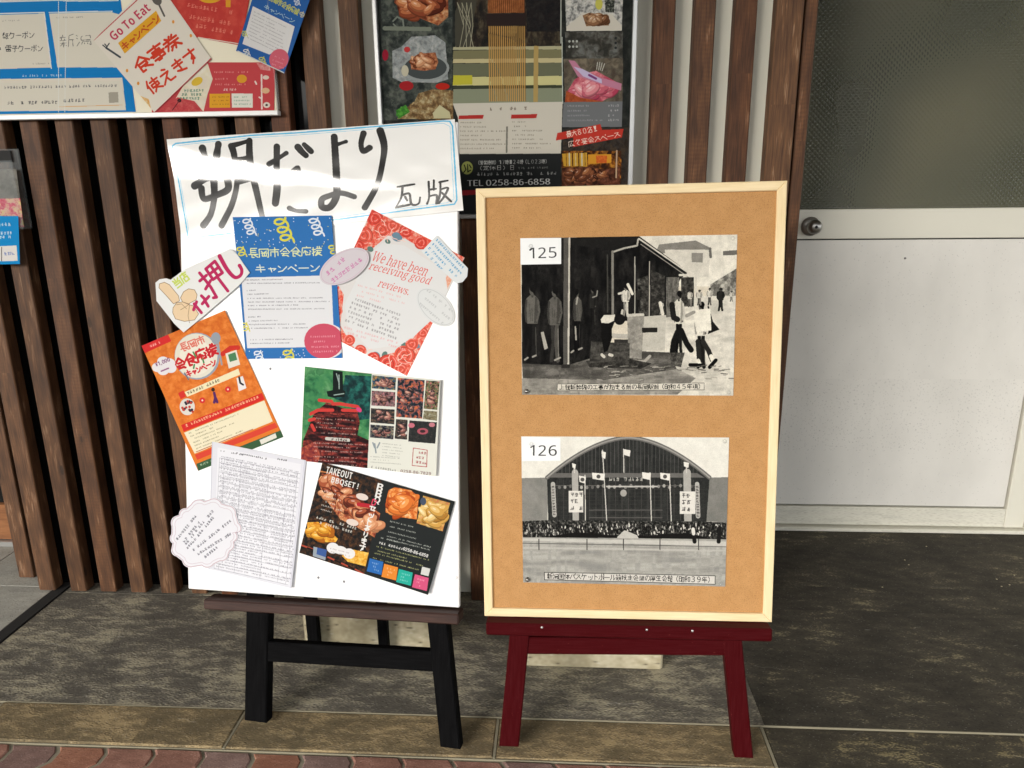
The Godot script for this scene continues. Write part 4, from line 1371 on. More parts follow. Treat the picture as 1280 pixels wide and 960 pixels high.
	pr.patch("430,226 840,222 836,416 440,420", inks([60, 58, 52, 92, 90, 84, 50, 50, 46, 110, 112, 108]), 0.012, 116)
	for i in 6:
		pr.spot(462 + (i % 3) * 26, 292 + (i / 3) * 38, 8, 9, rgb(176, 178, 170))
	for i in 3:
		pr.spot(788, 270 + i * 34, 9, 9, rgb(40, 44, 44))
	pr.patch("420,416 840,410 836,720 430,722", inks([96, 90, 78, 126, 116, 98, 80, 70, 60]), 0.012, 117)
	pr.patch("450,640 500,560 560,520 650,500 830,600 800,660 690,716 520,690", inks([186, 84, 100, 206, 110, 122, 222, 140, 146, 170, 70, 90]), 0.02, 118)
	pr.heap(640, 630, 150, 50, 30, 60, inks([176, 66, 90, 200, 100, 116, 222, 138, 146, 232, 170, 172]))
	pr.poly("455,425 500,430 540,480 660,540 830,590 826,640 700,600 520,540", rgb(190, 126, 150))
	pr.poly("490,470 560,490 690,560 690,590 560,540", rgb(196, 184, 214))
	pr.lines("600,530 650,556", 16, rgb(120, 60, 120))
	pr.lines("660,440 654,490/676,440 668,494/692,444 680,496/710,450 692,500", 6, rgb(190, 190, 180))
	pr.patch("440,640 540,690 700,716 700,722 430,722", inks([150, 70, 40, 180, 90, 50]), 0.03, 119)
	pr.poly("420,722 836,716 832,896 410,898", rgb(112, 114, 116))
	for i in 4:
		pr.rows(Vector2(448, 748 + i * 34), Vector2(600 + (i % 2) * 90, 746 + i * 34), Vector2(448, 748 + i * 34), 1, 14, rgb(164, 166, 168), 0.8, 1.0)
		pr.rows(Vector2(734, 746 + i * 34), Vector2(800, 744 + i * 34), Vector2(734, 746), 1, 18, rgb(180, 180, 180), 0.9, 1.0)
	pr.crop(Vector2(560, 130), 5.12)
	pr.patch("735,160 1160,150 1155,540 730,540", inks([44, 36, 30, 70, 58, 46, 56, 52, 50]), 0.02, 120)
	pr.patch("728,300 1110,300 1105,540 728,540", inks([60, 36, 20, 150, 90, 30, 90, 50, 26, 190, 130, 50, 50, 30, 22]), 0.02, 121)
	pr.poly("730,318 890,312 890,400 740,398", rgb(206, 158, 56))
	pr.poly("895,324 1046,322 1044,376 898,384", rgb(214, 150, 46))
	pr.patch("946,330 1018,330 1016,378 950,378", inks([200, 90, 40, 220, 120, 50]), 0.05, 122)
	for i in 7:
		pr.lines([PackedVector2Array([Vector2(756 + i * 20, 316), Vector2(758 + i * 20, 394)])], 9 if i % 3 else 4, rgb(206, 200, 176) if i % 2 else rgb(90, 50, 26))
	pr.patch("730,410 900,400 1000,420 1100,400 1100,540 730,540", inks([50, 30, 22, 100, 58, 40, 80, 44, 30, 130, 80, 60]), 0.02, 123)
	pr.heap(900, 460, 180, 50, 40, 30, inks([50, 28, 20, 96, 54, 36, 140, 84, 54, 180, 120, 76]))
	pr.lines("1080,300 1076,470", 12, rgb(190, 160, 130))
	pr.poly("700,186 960,132 975,128 985,166 1124,160 1112,214 900,256 800,276 802,214 690,234", rgb(190, 58, 46))
	pr.jp("最大80名!", Vector2(760, 214), Vector2(962, 172), 36, 4.2, rgb(234, 214, 200))
	pr.jp("広々宴会スペース", Vector2(772, 276), Vector2(1106, 208), 36, 4.2, rgb(234, 214, 200))
	pr.soften(1.3)
	return pr

func coupon_print(corners: Array) -> Print:
	var pr := Print.new(self, corners, 700, rgb(20, 126, 196))
	var paper := rgb(222, 216, 200)
	pr.crop(Vector2.ZERO, 6.4)
	pr.poly("-900,-700 1000,-700 950,10 540,14 480,8 -900,40", rgb(214, 216, 212))
	pr.poly("-900,150 360,108 416,540 -900,580", paper)
	pr.poly("396,108 890,96 1000,130 1000,540 462,540", paper)
	pr.poly("-900,640 980,622 1010,882 -900,900", paper)
	pr.lines("-900,134 356,100 412,548/394,100 900,90", 8, rgb(232, 234, 230))
	var ink := rgb(70, 70, 72)
	pr.jp("紙クーポン", Vector2(22, 312), Vector2(282, 300), 50, 5, ink)
	pr.jp("電子クーポン", Vector2(44, 416), Vector2(350, 408), 50, 5, ink)
	pr.lines("-4,390 8,400 4,380", 6, ink)
	pr.jp("新潟", Vector2(478, 382), Vector2(740, 360), 100, 4.5, rgb(96, 96, 96))
	pr.rows(Vector2(10, 168), Vector2(150, 162), Vector2(10, 168), 1, 14, rgb(150, 146, 136), 0.8, 1.0)
	pr.rows(Vector2(450, 142), Vector2(660, 136), Vector2(450, 142), 1, 16, rgb(150, 146, 136), 0.8, 1.0)
	pr.rows(Vector2(264, 510), Vector2(388, 506), Vector2(264, 510), 1, 14, rgb(150, 146, 136), 0.8, 1.0)
	pr.rows(Vector2(180, 606), Vector2(740, 598), Vector2(180, 606), 1, 22, rgb(190, 216, 232), 0.9, 1.0)
	pr.rows(Vector2(14, 700), Vector2(930, 684), Vector2(14, 700), 1, 26, rgb(104, 104, 106), 0.8, 1.0)
	pr.rows(Vector2(30, 824), Vector2(450, 816), Vector2(30, 824), 1, 32, rgb(86, 86, 88), 0.75, 1.0)
	pr.rows(Vector2(510, 806), Vector2(710, 800), Vector2(510, 806), 1, 34, rgb(90, 90, 92), 0.8, 1.0)
	pr.poly("870,740 946,736 950,820 874,824", rgb(168, 162, 148))
	pr.lines("470,855 980,840", 5, rgb(222, 170, 110))
	pr.lines("470,-600 470,900/540,-600 520,900", 5, rgb(226, 226, 220))
	return pr

func eat_print(corners: Array) -> Print:
	var pr := Print.new(self, corners, 560, rgb(228, 220, 206))
	pr.crop(Vector2.ZERO, 3.2)
	var edge := rgb(190, 70, 76)
	pr.lines("378,162 620,-60", 4, edge)
	pr.lines("846,236 622,450", 5, edge)
	pr.txt("Go To Eat", Vector2(462, 170), Vector2(610, 46), 40, rgb(196, 62, 90))
	pr.poly("478,178 630,50 652,92 506,222", rgb(226, 166, 38))
	pr.jp("キャンペーン", Vector2(504, 210), Vector2(652, 84), 30, 5.5, rgb(196, 78, 30))
	var red := rgb(212, 60, 34)
	pr.jp("食事券", Vector2(566, 306), Vector2(738, 178), 58, 10, red)
	pr.jp("使えます", Vector2(612, 384), Vector2(808, 232), 52, 9, red)
	var grey := rgb(66, 72, 78)
	pr.lines("430,196 488,236", 8, grey)
	pr.lines("416,184 430,196 442,178/424,180 434,192", 5, grey)
	pr.spot(632, 4, 18, 26, rgb(96, 92, 86), -0.6)
	pr.lines("642,26 664,72", 8, rgb(96, 92, 86))
	for c in [[516, 290], [700, 96], [560, 340], [540, 390], [770, 150]]:
		pr.spot(c[0], c[1], 5, 7, rgb(226, 150, 60))
	pr.patch("545,380 600,400 610,445 560,440", inks([226, 180, 110, 228, 206, 160, 226, 160, 80]), 0.03, 131)
	return pr

func red_print(corners: Array) -> Print:
	var pr := Print.new(self, corners, 420, rgb(196, 66, 56))
	pr.crop(Vector2(190, 0), 6.095)
	pr.patch(PackedVector2Array(V([100, -400, 800, -400, 700, 350, 60, 270])), inks([196, 62, 54, 206, 76, 64, 190, 58, 52]), 0.01, 132, 0.03)
	pr.spot(436, 0, 100, 60, rgb(222, 168, 40))
	pr.spot(436, -6, 70, 40, rgb(206, 146, 36))
	pr.poly("552,-80 594,-80 592,92 556,90", rgb(222, 156, 44))
	for r in [[266, 70, 600], [280, 150, 590], [330, 210, 420], [450, 236, 610]]:
		pr.rows(Vector2(r[0], r[1]), Vector2(r[2], r[1] + (r[2] - r[0]) * 0.17), Vector2(r[0], r[1]), 1, 34, rgb(226, 128, 110), 0.75, 1.0)
	pr.lines("350,286 660,336", 8, rgb(226, 206, 190))
	return pr

func flyer_print(corners: Array) -> Print:
	var pr := Print.new(self, corners, 520, rgb(196, 70, 74))
	pr.crop(Vector2(190, 0), 6.095)
	pr.patch("300,560 430,480 470,600 430,720 400,850 200,850 180,760", inks([230, 220, 190, 226, 214, 196, 236, 228, 210]), 0.01, 133, 0.03)
	pr.patch("60,852 200,740 330,770 400,852", inks([196, 70, 74, 206, 96, 92, 180, 60, 64]), 0.02, 134)
	pr.spot(350, 620, 46, 30, rgb(222, 186, 60), -0.5)
	pr.rows(Vector2(250, 690), Vector2(390, 690), Vector2(216, 750), 3, 26, rgb(80, 130, 110), 0.9, 1.0)
	pr.spot(214, 766, 16, 14, rgb(40, 30, 30))
	pr.lines("214,766 160,840", 8, rgb(110, 40, 46))
	for r in [[480, 548, 740], [490, 600, 640], [470, 642, 720]]:
		pr.rows(Vector2(r[0], r[1]), Vector2(r[2], r[1]), Vector2(r[0], r[1]), 1, 16, rgb(226, 150, 144), 0.75, 1.0)
	pr.rows(Vector2(550, 680), Vector2(640, 680), Vector2(550, 680), 1, 24, rgb(236, 206, 196), 0.9, 1.0)
	pr.spot(690, 600, 38, 32, rgb(222, 156, 44))
	pr.poly("446,714 602,712 602,820 446,820", rgb(226, 164, 42))
	pr.rows(Vector2(466, 740), Vector2(590, 738), Vector2(466, 796), 3, 12, rgb(150, 90, 30), 0.8, 1.0)
	pr.poly("612,712 772,712 772,820 616,820", rgb(230, 228, 214))
	pr.rows(Vector2(630, 740), Vector2(756, 740), Vector2(630, 794), 3, 14, rgb(110, 160, 130), 0.8, 1.0)
	pr.lines("790,620 800,640/820,740 830,746/838,570 840,830", 12, rgb(232, 214, 206))
	pr.spot(870, 590, 24, 16, rgb(226, 206, 190))
	pr.spot(868, 690, 30, 22, rgb(222, 180, 140))
	pr.spot(876, 800, 26, 22, rgb(226, 214, 200))
	pr.spot(876, 800, 10, 8, rgb(60, 50, 46))
	pr.patch("800,480 900,490 905,540 830,530", inks([206, 110, 110, 226, 170, 166]), 0.03, 135)
	return pr

func leaflet_print(corners: Array) -> Print:
	var pr := Print.new(self, corners, 420, rgb(38, 92, 160))
	pr.crop(Vector2(190, 0), 6.095)
	var y := rgb(196, 196, 90)
	pr.jp("長岡市会食応援", Vector2(880, 0), Vector2(1120, 130), 46, 6, y)
	pr.jp("キャンペーン", Vector2(850, 66), Vector2(1090, 190), 34, 5, rgb(160, 190, 200))
	pr.poly("772,54 1098,214 1046,420 960,390 900,420 694,338", rgb(220, 218, 216))
	pr.rows(Vector2(780, 96), Vector2(1070, 238), Vector2(730, 290), 9, 9, rgb(130, 124, 130), 0.85, 0.8)
	curl_ribbon(pr, 716, 376, 34, rgb(214, 216, 206), 2)
	curl_ribbon(pr, 836, 436, 38, y, 2)
	curl_ribbon(pr, 700, 240, 30, y, 2)
	curl_ribbon(pr, 1104, 4, 34, rgb(206, 210, 214), 2)
	curl_ribbon(pr, 1150, 104, 30, rgb(196, 186, 150), 2)
	pr.spot(978, 458, 78, 78, rgb(206, 96, 112))
	pr.rows(Vector2(930, 430), Vector2(1030, 470), Vector2(920, 490), 3, 14, rgb(226, 150, 160), 0.7, 0.9)
	pr.lines("660,392 1020,562", 8, rgb(206, 210, 206))
	return pr

# ---------------------------------------------------------------- the place
var W := {}                                # materials

func make_materials():
	W.slat = [timber(11, Color8(66, 44, 30), Color8(124, 86, 56), 0.03, 0.62), timber(12, Color8(62, 40, 27), Color8(118, 79, 50), 0.09, 0.75), timber(13, Color8(70, 47, 32), Color8(130, 92, 60), 0.01, 0.5)]
	for i in 3:
		var v: StandardMaterial3D = W.slat[i].duplicate()
		v.albedo_color = [Color(0.90, 0.84, 0.80), Color(1.0, 0.90, 0.82), Color(0.88, 0.86, 0.84)][i]
		W.slat.append(v)
	W.pine = timber(21, Color8(226, 201, 154), Color8(240, 221, 182), 0.0, 0.9, 0)
	W.ledge_brown = timber(22, Color8(44, 28, 24), Color8(72, 48, 40), 0.0, 0.9)
	W.door_wood = timber(23, Color8(120, 76, 44), Color8(166, 112, 70), 0.0, 0.9)
	W.black_paint = paint(61, Color8(8, 8, 9), Color8(70, 62, 54), 0.75)
	W.red_paint = paint(63, Color8(60, 7, 11), Color8(120, 70, 60), 0.5)
	W.white_wall = mat(Color8(232, 230, 214), 0.6)
	W.dark_glass = mat(Color8(12, 13, 14), 0.08, 0.5)
	W.whiteboard = mat(Color8(240, 240, 240), 0.3, 0.4)
	W.board_edge = mat(Color8(150, 150, 150), 0.5)
	W.aluminium = mat(Color8(190, 190, 188), 0.35, 0.5, 0.7)
	W.steel = mat(Color8(150, 148, 144), 0.34, 0.5, 1.0)
	W.rubber = mat(Color8(26, 25, 24), 0.8)
	W.dark_inside = mat(Color8(136, 130, 112), 0.9)
	W.soffit = mat(Color8(150, 140, 124), 0.8)
	W.clear = mat(Color(0.85, 0.88, 0.88, 0.07), 0.05)
	W.clear.transparency = BaseMaterial3D.TRANSPARENCY_ALPHA
	# cork: pressed granules
	var cell := noise(5, 0.32, 1, true)
	var soft := noise(6, 0.02, 3)
	var grains := noise(7, 0.5, 2)
	var cork := picture(512, 512, func(x: int, y: int) -> Color:
		var t := 0.5 + 0.28 * cell.get_noise_2d(x, y) + 0.3 * grains.get_noise_2d(x, y) + 0.16 * soft.get_noise_2d(x, y)
		var c := Color8(172, 127, 80).lerp(Color8(208, 162, 110), clampf(t, 0, 1))
		return c.darkened(0.28) if grains.get_noise_2d(x + 500, y) > 0.52 else c)
	W.cork = tex_mat(to_texture(cork), 0.9, 0.2, Vector2(2.6, 2.6))
	W.cork.normal_enabled = true
	W.cork.normal_texture = relief(cork, 3.0)
	W.cork.normal_scale = 0.4
	# enamelled aluminium of the door: faint blotches, dirt thrown up along the foot
	var blot := noise(31, 0.012, 4)
	var dirt := noise(32, 0.22, 3)
	W.door_panel = tex_mat(to_texture(picture(512, 512, func(x: int, y: int) -> Color:
		var b := blot.get_noise_2d(x, y * 0.6)
		var c := Color8(224, 221, 214).darkened(clampf(0.03 * b + 0.01, 0.0, 0.2))
		if dirt.get_noise_2d(x, y) > 0.62 or (dirt.get_noise_2d(x + 900, y) > 0.5 and y > 380):
			c = c.darkened(0.14)
		return c)), 0.35, 0.5, Vector2(1.0, 1.0))
	W.door_rail = tex_mat(to_texture(picture(512, 128, func(x: int, y: int) -> Color:
		var c := Color8(220, 217, 203).darkened(clampf(0.08 * blot.get_noise_2d(x, y * 2.0), 0.0, 0.2))
		var d := dirt.get_noise_2d(x * 1.5, y * 1.5)
		if d > 0.36 - 0.2 * blot.get_noise_2d(x * 2.0, 40):
			c = c.lerp(Color8(92, 82, 64), clampf((d - 0.3) * 2.0, 0.0, 0.7))
		return c)), 0.4, 0.5, Vector2(6.0, 1.2))
	W.door_frame = mat(Color8(220, 217, 203), 0.4)
	# figured glass: small raised lozenges
	var loz := picture(1024, 1024, func(x: int, y: int) -> Color:
		var a := absf(sin((x + y) * PI / 16.0))
		var b := absf(sin((x - y) * PI / 16.0))
		var v := a * b
		return Color(v, v, v))
	var reflection_blotch := noise(35, 0.006, 2)  # patchy reflections in the pane, put into its colour as blotches
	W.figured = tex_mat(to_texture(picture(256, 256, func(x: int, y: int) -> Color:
		return Color8(86, 88, 73).lerp(Color8(112, 110, 89), clampf(0.5 + 0.9 * reflection_blotch.get_noise_2d(x, y), 0.0, 1.0)))), 0.2, 0.5)
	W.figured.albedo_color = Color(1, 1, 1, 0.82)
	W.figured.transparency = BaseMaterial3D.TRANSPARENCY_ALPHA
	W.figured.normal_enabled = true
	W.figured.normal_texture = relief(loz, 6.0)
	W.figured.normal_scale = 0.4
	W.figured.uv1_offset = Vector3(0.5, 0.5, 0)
	W.floor_buff = concrete(41, Color8(88, 84, 77), Color8(126, 120, 108), Color8(178, 170, 144), 0.05, 0.014, 1024, 512, 1.3)
	# the darkened floor to the right: a black film worn through to the buff in ragged patches
	W.floor_dark = concrete(42, Color8(56, 53, 47), Color8(80, 75, 65), Color8(142, 133, 104), -0.42, 0.008, 1024, 512, 3.2)
	W.kerb_buff = concrete(43, Color8(104, 93, 72), Color8(142, 124, 94), Color8(178, 157, 118), 0.0, 0.02, 512, 256, 1.3)
	W.kerb_dark = concrete(44, Color8(60, 56, 48), Color8(86, 80, 67), Color8(150, 137, 100), -0.24, 0.008, 512, 256, 3.0)
	W.mortar = mat(Color8(142, 135, 114), 0.9)
	W.block = concrete(45, Color8(150, 140, 114), Color8(186, 176, 148), Color8(206, 198, 172), 0.0, 0.02, 256, 128)
	W.tile = concrete(46, Color8(150, 148, 140), Color8(172, 170, 161), Color8(186, 182, 172), -0.2, 0.01, 256, 256)
	W.brick = []
	for c in [[Color8(128, 92, 80), Color8(160, 118, 103)], [Color8(116, 94, 88), Color8(144, 118, 110)], [Color8(138, 94, 76), Color8(170, 122, 100)], [Color8(110, 88, 82), Color8(138, 110, 102)]]:
		W.brick.append(concrete(47 + W.brick.size(), c[0], c[1], c[1].lightened(0.15), -0.25, 0.02, 256, 256))
	W.asphalt = mat(Color8(74, 74, 76), 0.9)

func _ready():
	rng.seed = 20
	# camera
	var cam := Camera3D.new()
	cam.name = "camera"
	cam.fov = rad_to_deg(2.0 * atan(480.0 / FOCAL))
	cam.near = 0.02
	cam.far = 400.0
	cam.transform = Transform3D(view_basis, EYE)
	add_child(cam)
	cam.current = true
	# sky: bright, thinly overcast
	var env := Environment.new()
	env.background_mode = Environment.BG_SKY
	var sm := ProceduralSkyMaterial.new()
	sm.sky_top_color = Color(0.85, 0.88, 0.91)
	sm.sky_horizon_color = Color(0.95, 0.955, 0.95)
	sm.sky_curve = 0.3
	sm.ground_horizon_color = Color(0.60, 0.60, 0.59)
	sm.ground_bottom_color = Color(0.30, 0.30, 0.30)
	sm.sun_angle_max = 0.0
	var sky := Sky.new()
	sky.sky_material = sm
	env.sky = sky
	env.background_energy_multiplier = 1.0
	env.tonemap_mode = Environment.TONE_MAPPER_LINEAR
	env.tonemap_exposure = 4.3
	env.sdfgi_enabled = true
	env.ssao_enabled = true
	env.ssil_enabled = true
	var we := WorldEnvironment.new()
	we.name = "environment"
	we.environment = env
	add_child(we)
	# the brighter part of the cloud, low over the street to the left
	var sun := DirectionalLight3D.new()
	sun.name = "sun"
	sun.light_energy = 0.45
	sun.light_color = Color(1.0, 0.98, 0.95)
	sun.light_angular_distance = 28.0
	sun.shadow_enabled = true
	add_child(sun)
	sun.look_at_from_position(Vector3(-0.58, 0.26, 0.80) * 10.0, Vector3.ZERO)

	make_materials()
	build_ground()
	build_building()
	build_slats()
	build_door()
	build_entrance()
	build_easels()
	build_white_papers()
	build_photos()
	build_wall_posters()

func build_ground():
	var road := setting("street", Vector3(0, -0.035, 0))
	var pl := PlaneMesh.new()
	pl.size = Vector2(300, 300)
	var rd := part("asphalt", pl, W.asphalt, road)
	rd.position = Vector3(0, 0, 20)
	# concrete apron
	var apron := setting("concrete_floor")
	for s in [[-1.488, 0.474, -1.872, -1.396, W.floor_buff, 0.0], [0.475, 3.2, -1.870, -1.396, W.floor_dark, 1.97], [0.60, 3.2, -2.60, -1.868, W.floor_dark, 2.1], [-1.488, 0.60, -2.10, -1.875, W.floor_buff, 0.7]]:
		var st := begin()
		var pts := [Vector3(s[0], 0, s[3]), Vector3(s[1], 0, s[3]), Vector3(s[1], 0, s[2]), Vector3(s[0], 0, s[2])]
		slab(st, pts, Vector3.UP, 0.05, 0.0, flat_uv(Vector3(-1.5 + s[5], 0, -2.0), Vector3(1, 0, 0), Vector3(0, 0, 1), Vector2(0.5, 1.0)))
		part("slab", st, s[4], apron)
	for q in [[1131, 700], [1136, 706], [1158, 683], [1246, 724], [1252, 733], [1262, 731], [1268, 719], [1103, 734]]:
		var st := lathe([[0.0, 0.001], [0.0018, 0.0008], [0.0026, 0.0]], on_floor(q[0], q[1]), Vector3.UP, 8)
		part("paint_speck", st, W.block, apron)
	# kerb stones
	var kerb := setting("kerb")
	var ex := [-2.49, -1.90, -1.31, -0.716, -0.125, 0.466, 1.05, 1.64, 2.23]
	for i in ex.size() - 1:
		var st := begin()
		var dy := [0.0, -0.002, 0.001, 0.0, -0.001, -0.002, 0.0, 0.0][i] as float
		var pts := [Vector3(ex[i] + 0.002, dy, -1.272), Vector3(ex[i + 1] - 0.002, dy, -1.272), Vector3(ex[i + 1] - 0.002, dy, -1.394), Vector3(ex[i] + 0.002, dy, -1.394)]
		slab(st, pts, Vector3.UP, 0.06, 0.004, flat_uv(Vector3(i * 0.37, 0, i * 0.2), Vector3(1, 0, 0), Vector3(0, 0, 1), Vector2(1.2, 2.4)))
		part("stone", st, W.kerb_buff if i < 5 else W.kerb_dark, kerb)
	# joint filling between the stones and under the bricks
	var bed := begin()
	box(bed, Vector3(-4.0, -0.034, -1.41), Vector3(4.0, -0.0055, 1.0), 0.001)
	part("bedding", bed, mat(Color8(140, 133, 115), 0.95), kerb)
	for z in [-1.395, -1.2695]:
		bed = begin()
		box(bed, Vector3(-2.5, -0.012, z - 0.0014), Vector3(2.24, 0.0005 if z < -1.3 else -0.002, z + 0.0014), 0.0004)
		part("mortar_line", bed, W.mortar, kerb)
	for i in range(1, ex.size() - 1):
		bed = begin()
		box(bed, Vector3(ex[i] - 0.003, -0.012, -1.392), Vector3(ex[i] + 0.003, -0.0012, -1.2725), 0.0004)
		part("mortar_line", bed, W.mortar, kerb)
	# wavy interlocking pavers
	var paving := setting("brick_paving")
	var wave := [0.0, 0.012, 0.012, -0.012, -0.012, 0.012, 0.012, 0.0]
	var wz := [0.0, 0.018, 0.046, 0.072, 0.150, 0.176, 0.204, 0.2215]
	var shapes := []
	for k in 3:
		var pts := []
		for i in 8:
			pts.append(Vector3(-0.0515 + wave[i], 0.0, wz[i]))
		for i in range(7, -1, -1):
			pts.append(Vector3(0.0515 + wave[i], 0.0, wz[i]))
		pts.reverse()
		var st := begin()
		slab(st, pts, Vector3.UP, 0.05, 0.004, flat_uv(Vector3(k * 0.3, 0, k * 0.21), Vector3(1, 0, 0), Vector3(0, 0, 1), Vector2(3.0, 3.0)))
		shapes.append(st.commit())
	for row in 3:
		for i in 26:
			var o := part("brick", shapes[(i * 2 + row) % 3], W.brick[rng.randi() % 4], paving)
			o.position = Vector3(-1.90 + i * 0.1085 + (0.054 if row % 2 else 0.0), rng.randf_range(-0.004, -0.001), -1.266 + row * 0.2265)
			o.rotation.y = rng.randf_range(-0.008, 0.008)

func build_building():
	# roof over the walkway, the walls either side and behind, the low houses across the street
	var r := thing("walkway_roof", Vector3(0, 2.95, 0), "roof over the walkway in front of the shop", "roof")
	var st := begin()
	box(st, Vector3(-9, 2.95, -3.4), Vector3(9, 3.07, 3.4), 0.004)
	part("ceiling", st, W.soffit, r)
	st = begin()
	box(st, Vector3(-9, 2.90, 3.4), Vector3(9, 3.15, 3.46), 0.004)
	part("fascia", st, W.slat[0], r)
	for x in [-6.5, -3.2, 3.4, 6.6]:
		st = begin()
		box(st, Vector3(x - 0.06, -0.03, 3.2), Vector3(x + 0.06, 2.95, 3.32), 0.006)
		part("post", st, W.board_edge, r)
	var b := thing("shop_wall", Vector3(0, 0, -3.2), "plain wall of the shop beside the aluminium door", "wall")
	st = begin()
	box(st, Vector3(1.70, 0, -2.45), Vector3(9, 2.95, -2.37), 0.003)
	part("wall_panel", st, W.white_wall, b)
	st = begin()
	box(st, Vector3(-9, 0, -2.5), Vector3(-3.0, 2.95, -2.2), 0.003)
	part("wall_panel", st, W.white_wall, b)
	st = begin()
	box(st, Vector3(-9, 0, -3.3), Vector3(9, 2.95, -3.2), 0.003)
	part("back_wall", st, W.dark_inside, b)
	st = begin()
	box(st, Vector3(0.60, 2.05, -2.44), Vector3(1.70, 2.95, -2.37), 0.003)
	part("lintel", st, W.white_wall, b)
	st = begin()
	box(st, Vector3(0.588, 0, -2.44), Vector3(0.604, 2.95, -1.917), 0.002)
	part("recess_side", st, W.slat[1], b)
	var h := thing("low_house", Vector3(0, 0, 10), "long low house across the street, facing the shop", "house")
	st = begin()
	box(st, Vector3(-16, -0.03, 9.6), Vector3(16, 2.3, 15), 0.01)
	part("wall", st, mat(Color8(124, 118, 104), 0.9), h)
	st = begin()
	box(st, Vector3(-16.4, 2.3, 9.2), Vector3(16.4, 2.48, 15.2), 0.02)
	part("roof", st, mat(Color8(70, 70, 72), 0.8), h)
	for i in 9:
		st = begin()
		var x := -14.0 + i * 3.4
		box(st, Vector3(x, 0.7 if i % 3 else 0.02, 9.57), Vector3(x + 1.7, 2.1, 9.605), 0.005)
		part("window" if i % 3 else "door", st, W.dark_glass, h)

func build_slats():
	var t := thing("slat_screen", Vector3(-0.4, 0, WALL_Z), "dark brown timber slat screen across the shop front", "screen")
	var st := begin()
	box(st, Vector3(-1.585, 0.0, -1.945), Vector3(-0.602, 2.95, -1.93), 0.001)
	part("window_pane", st, W.dark_glass, t)
	st = begin()
	box(st, Vector3(-0.60, 0.0, -1.94), Vector3(0.586, 2.95, -1.925), 0.001)
	part("backing_panel", st, W.white_wall, t)
	var n := 0
	for i in range(-2, 21):
		var x := -1.372 + 0.0942 * i
		if i == -2:
			x = -1.5677
		elif i == -1:
			x = -1.4668
		var w := 0.049 + rng.randf_range(-0.0015, 0.0015)
		if i == 20:
			w = 0.062
		st = begin()
		var z0 := WALL_Z + rng.randf_range(-0.0015, 0.0015)
		var tilt := rng.randf_range(-0.0015, 0.0015)
		var c := Vector3(x + w * 0.5, 1.475, z0 - 0.02)
		bar(st, c, Vector3(w * 0.5, 0, 0), Vector3(tilt, 1.472, 0), Vector3(0, 0, 0.02), 0.0025, Vector2(rng.randf(), rng.randf()))
		part("slat", st, W.slat[[0, 2, 1, 0, 2, 0, 1][n % 7] + 3 * ([0, 1, 0, 0, 1][n % 5] as int)], t)
		n += 1
	# corner post and the slat set back at the left end
	st = begin()
	box(st, Vector3(0.581, 0.0, -1.915), Vector3(0.608, 2.95, -1.882), 0.002, Vector2(0.3, 0.2))
	part("corner_post", st, W.slat[1], t)
	st = begin()
	box(st, Vector3(-1.69, 0.0, -1.985), Vector3(-1.64, 2.95, -1.952), 0.002, Vector2(0.7, 0.6))
	part("slat", st, W.slat[0], t)

func build_door():
	var d := thing("aluminium_door", Vector3(1.15, 0, DOOR_Z), "white aluminium door with dark figured glass above a plain panel", "door")
	var z := DOOR_Z
	for s in [[0.655, 0.730, 0.017, 2.0], [1.563, 1.628, 0.017, 2.0]]:
		var st := begin()
		box(st, Vector3(s[0], s[2], z - 0.036), Vector3(s[1], s[3], z), 0.002)
		part("stile", st, W.door_frame, d)
	for s in [[0.018, 0.086], [1.009, 1.101], [1.93, 1.999]]:
		var st := begin()
		box(st, Vector3(0.7305, s[0], z - 0.035), Vector3(1.5625, s[1], z - 0.001), 0.002)
		part("rail", st, W.door_rail if s[0] < 0.5 else W.door_frame, d)
	var st := begin()
	box(st, Vector3(0.735, 0.0905, z - 0.022), Vector3(1.558, 1.0045, z - 0.009), 0.001)
	part("panel", st, W.door_panel, d)
	st = begin()
	box(st, Vector3(0.7308, 0.0862, z - 0.024), Vector3(1.5622, 1.0088, z - 0.016), 0.001)
	part("gasket", st, W.rubber, d)
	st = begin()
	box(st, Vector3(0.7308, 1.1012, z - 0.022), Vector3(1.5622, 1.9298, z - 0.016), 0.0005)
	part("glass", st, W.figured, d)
	# frame and threshold
	for s in [[0.606, 0.652], [1.632, 1.698]]:
		st = begin()
		box(st, Vector3(s[0], 0.003, z - 0.06), Vector3(s[1], 2.048, z + 0.012), 0.002)
		part("jamb", st, W.door_frame, d)
	st = begin()
	box(st, Vector3(0.652, 0.001, z - 0.05), Vector3(1.632, 0.014, z + 0.02), 0.002)
	part("threshold", st, W.door_rail, d)
	# added panel behind the glass, standing in for the dark room
	st = begin()
	box(st, Vector3(0.62, 0.02, z - 0.22), Vector3(1.69, 2.02, z - 0.20), 0.002)
	part("added_room_panel", st, W.dark_inside, d)
	# knob: rose, neck and a turned ball
	var kc := on_wall(1013, 283, z)
	var k := part("knob", lathe([[0.0, 0.006], [0.026, 0.006], [0.030, 0.002], [0.030, 0.0]], kc, Vector3(0, 0, 1)), W.steel, d)
	part("knob_ball", lathe([[0.0, 0.054], [0.009, 0.0535], [0.017, 0.050], [0.0225, 0.042], [0.0225, 0.035], [0.018, 0.026], [0.011, 0.020], [0.009, 0.006]], kc, Vector3(0, 0, 1)), W.steel, k)
	part("keyhole", lathe([[0.0, 0.0550], [0.0045, 0.0550], [0.0045, 0.0520]], kc, Vector3(0, 0, 1)), W.rubber, k)
	# a small screw in the panel
	var sc := on_wall(1133, 323, z)
	part("screw", lathe([[0.0, -0.006], [0.003, -0.006], [0.0035, -0.009]], sc, Vector3(0, 0, 1)), W.steel, d)

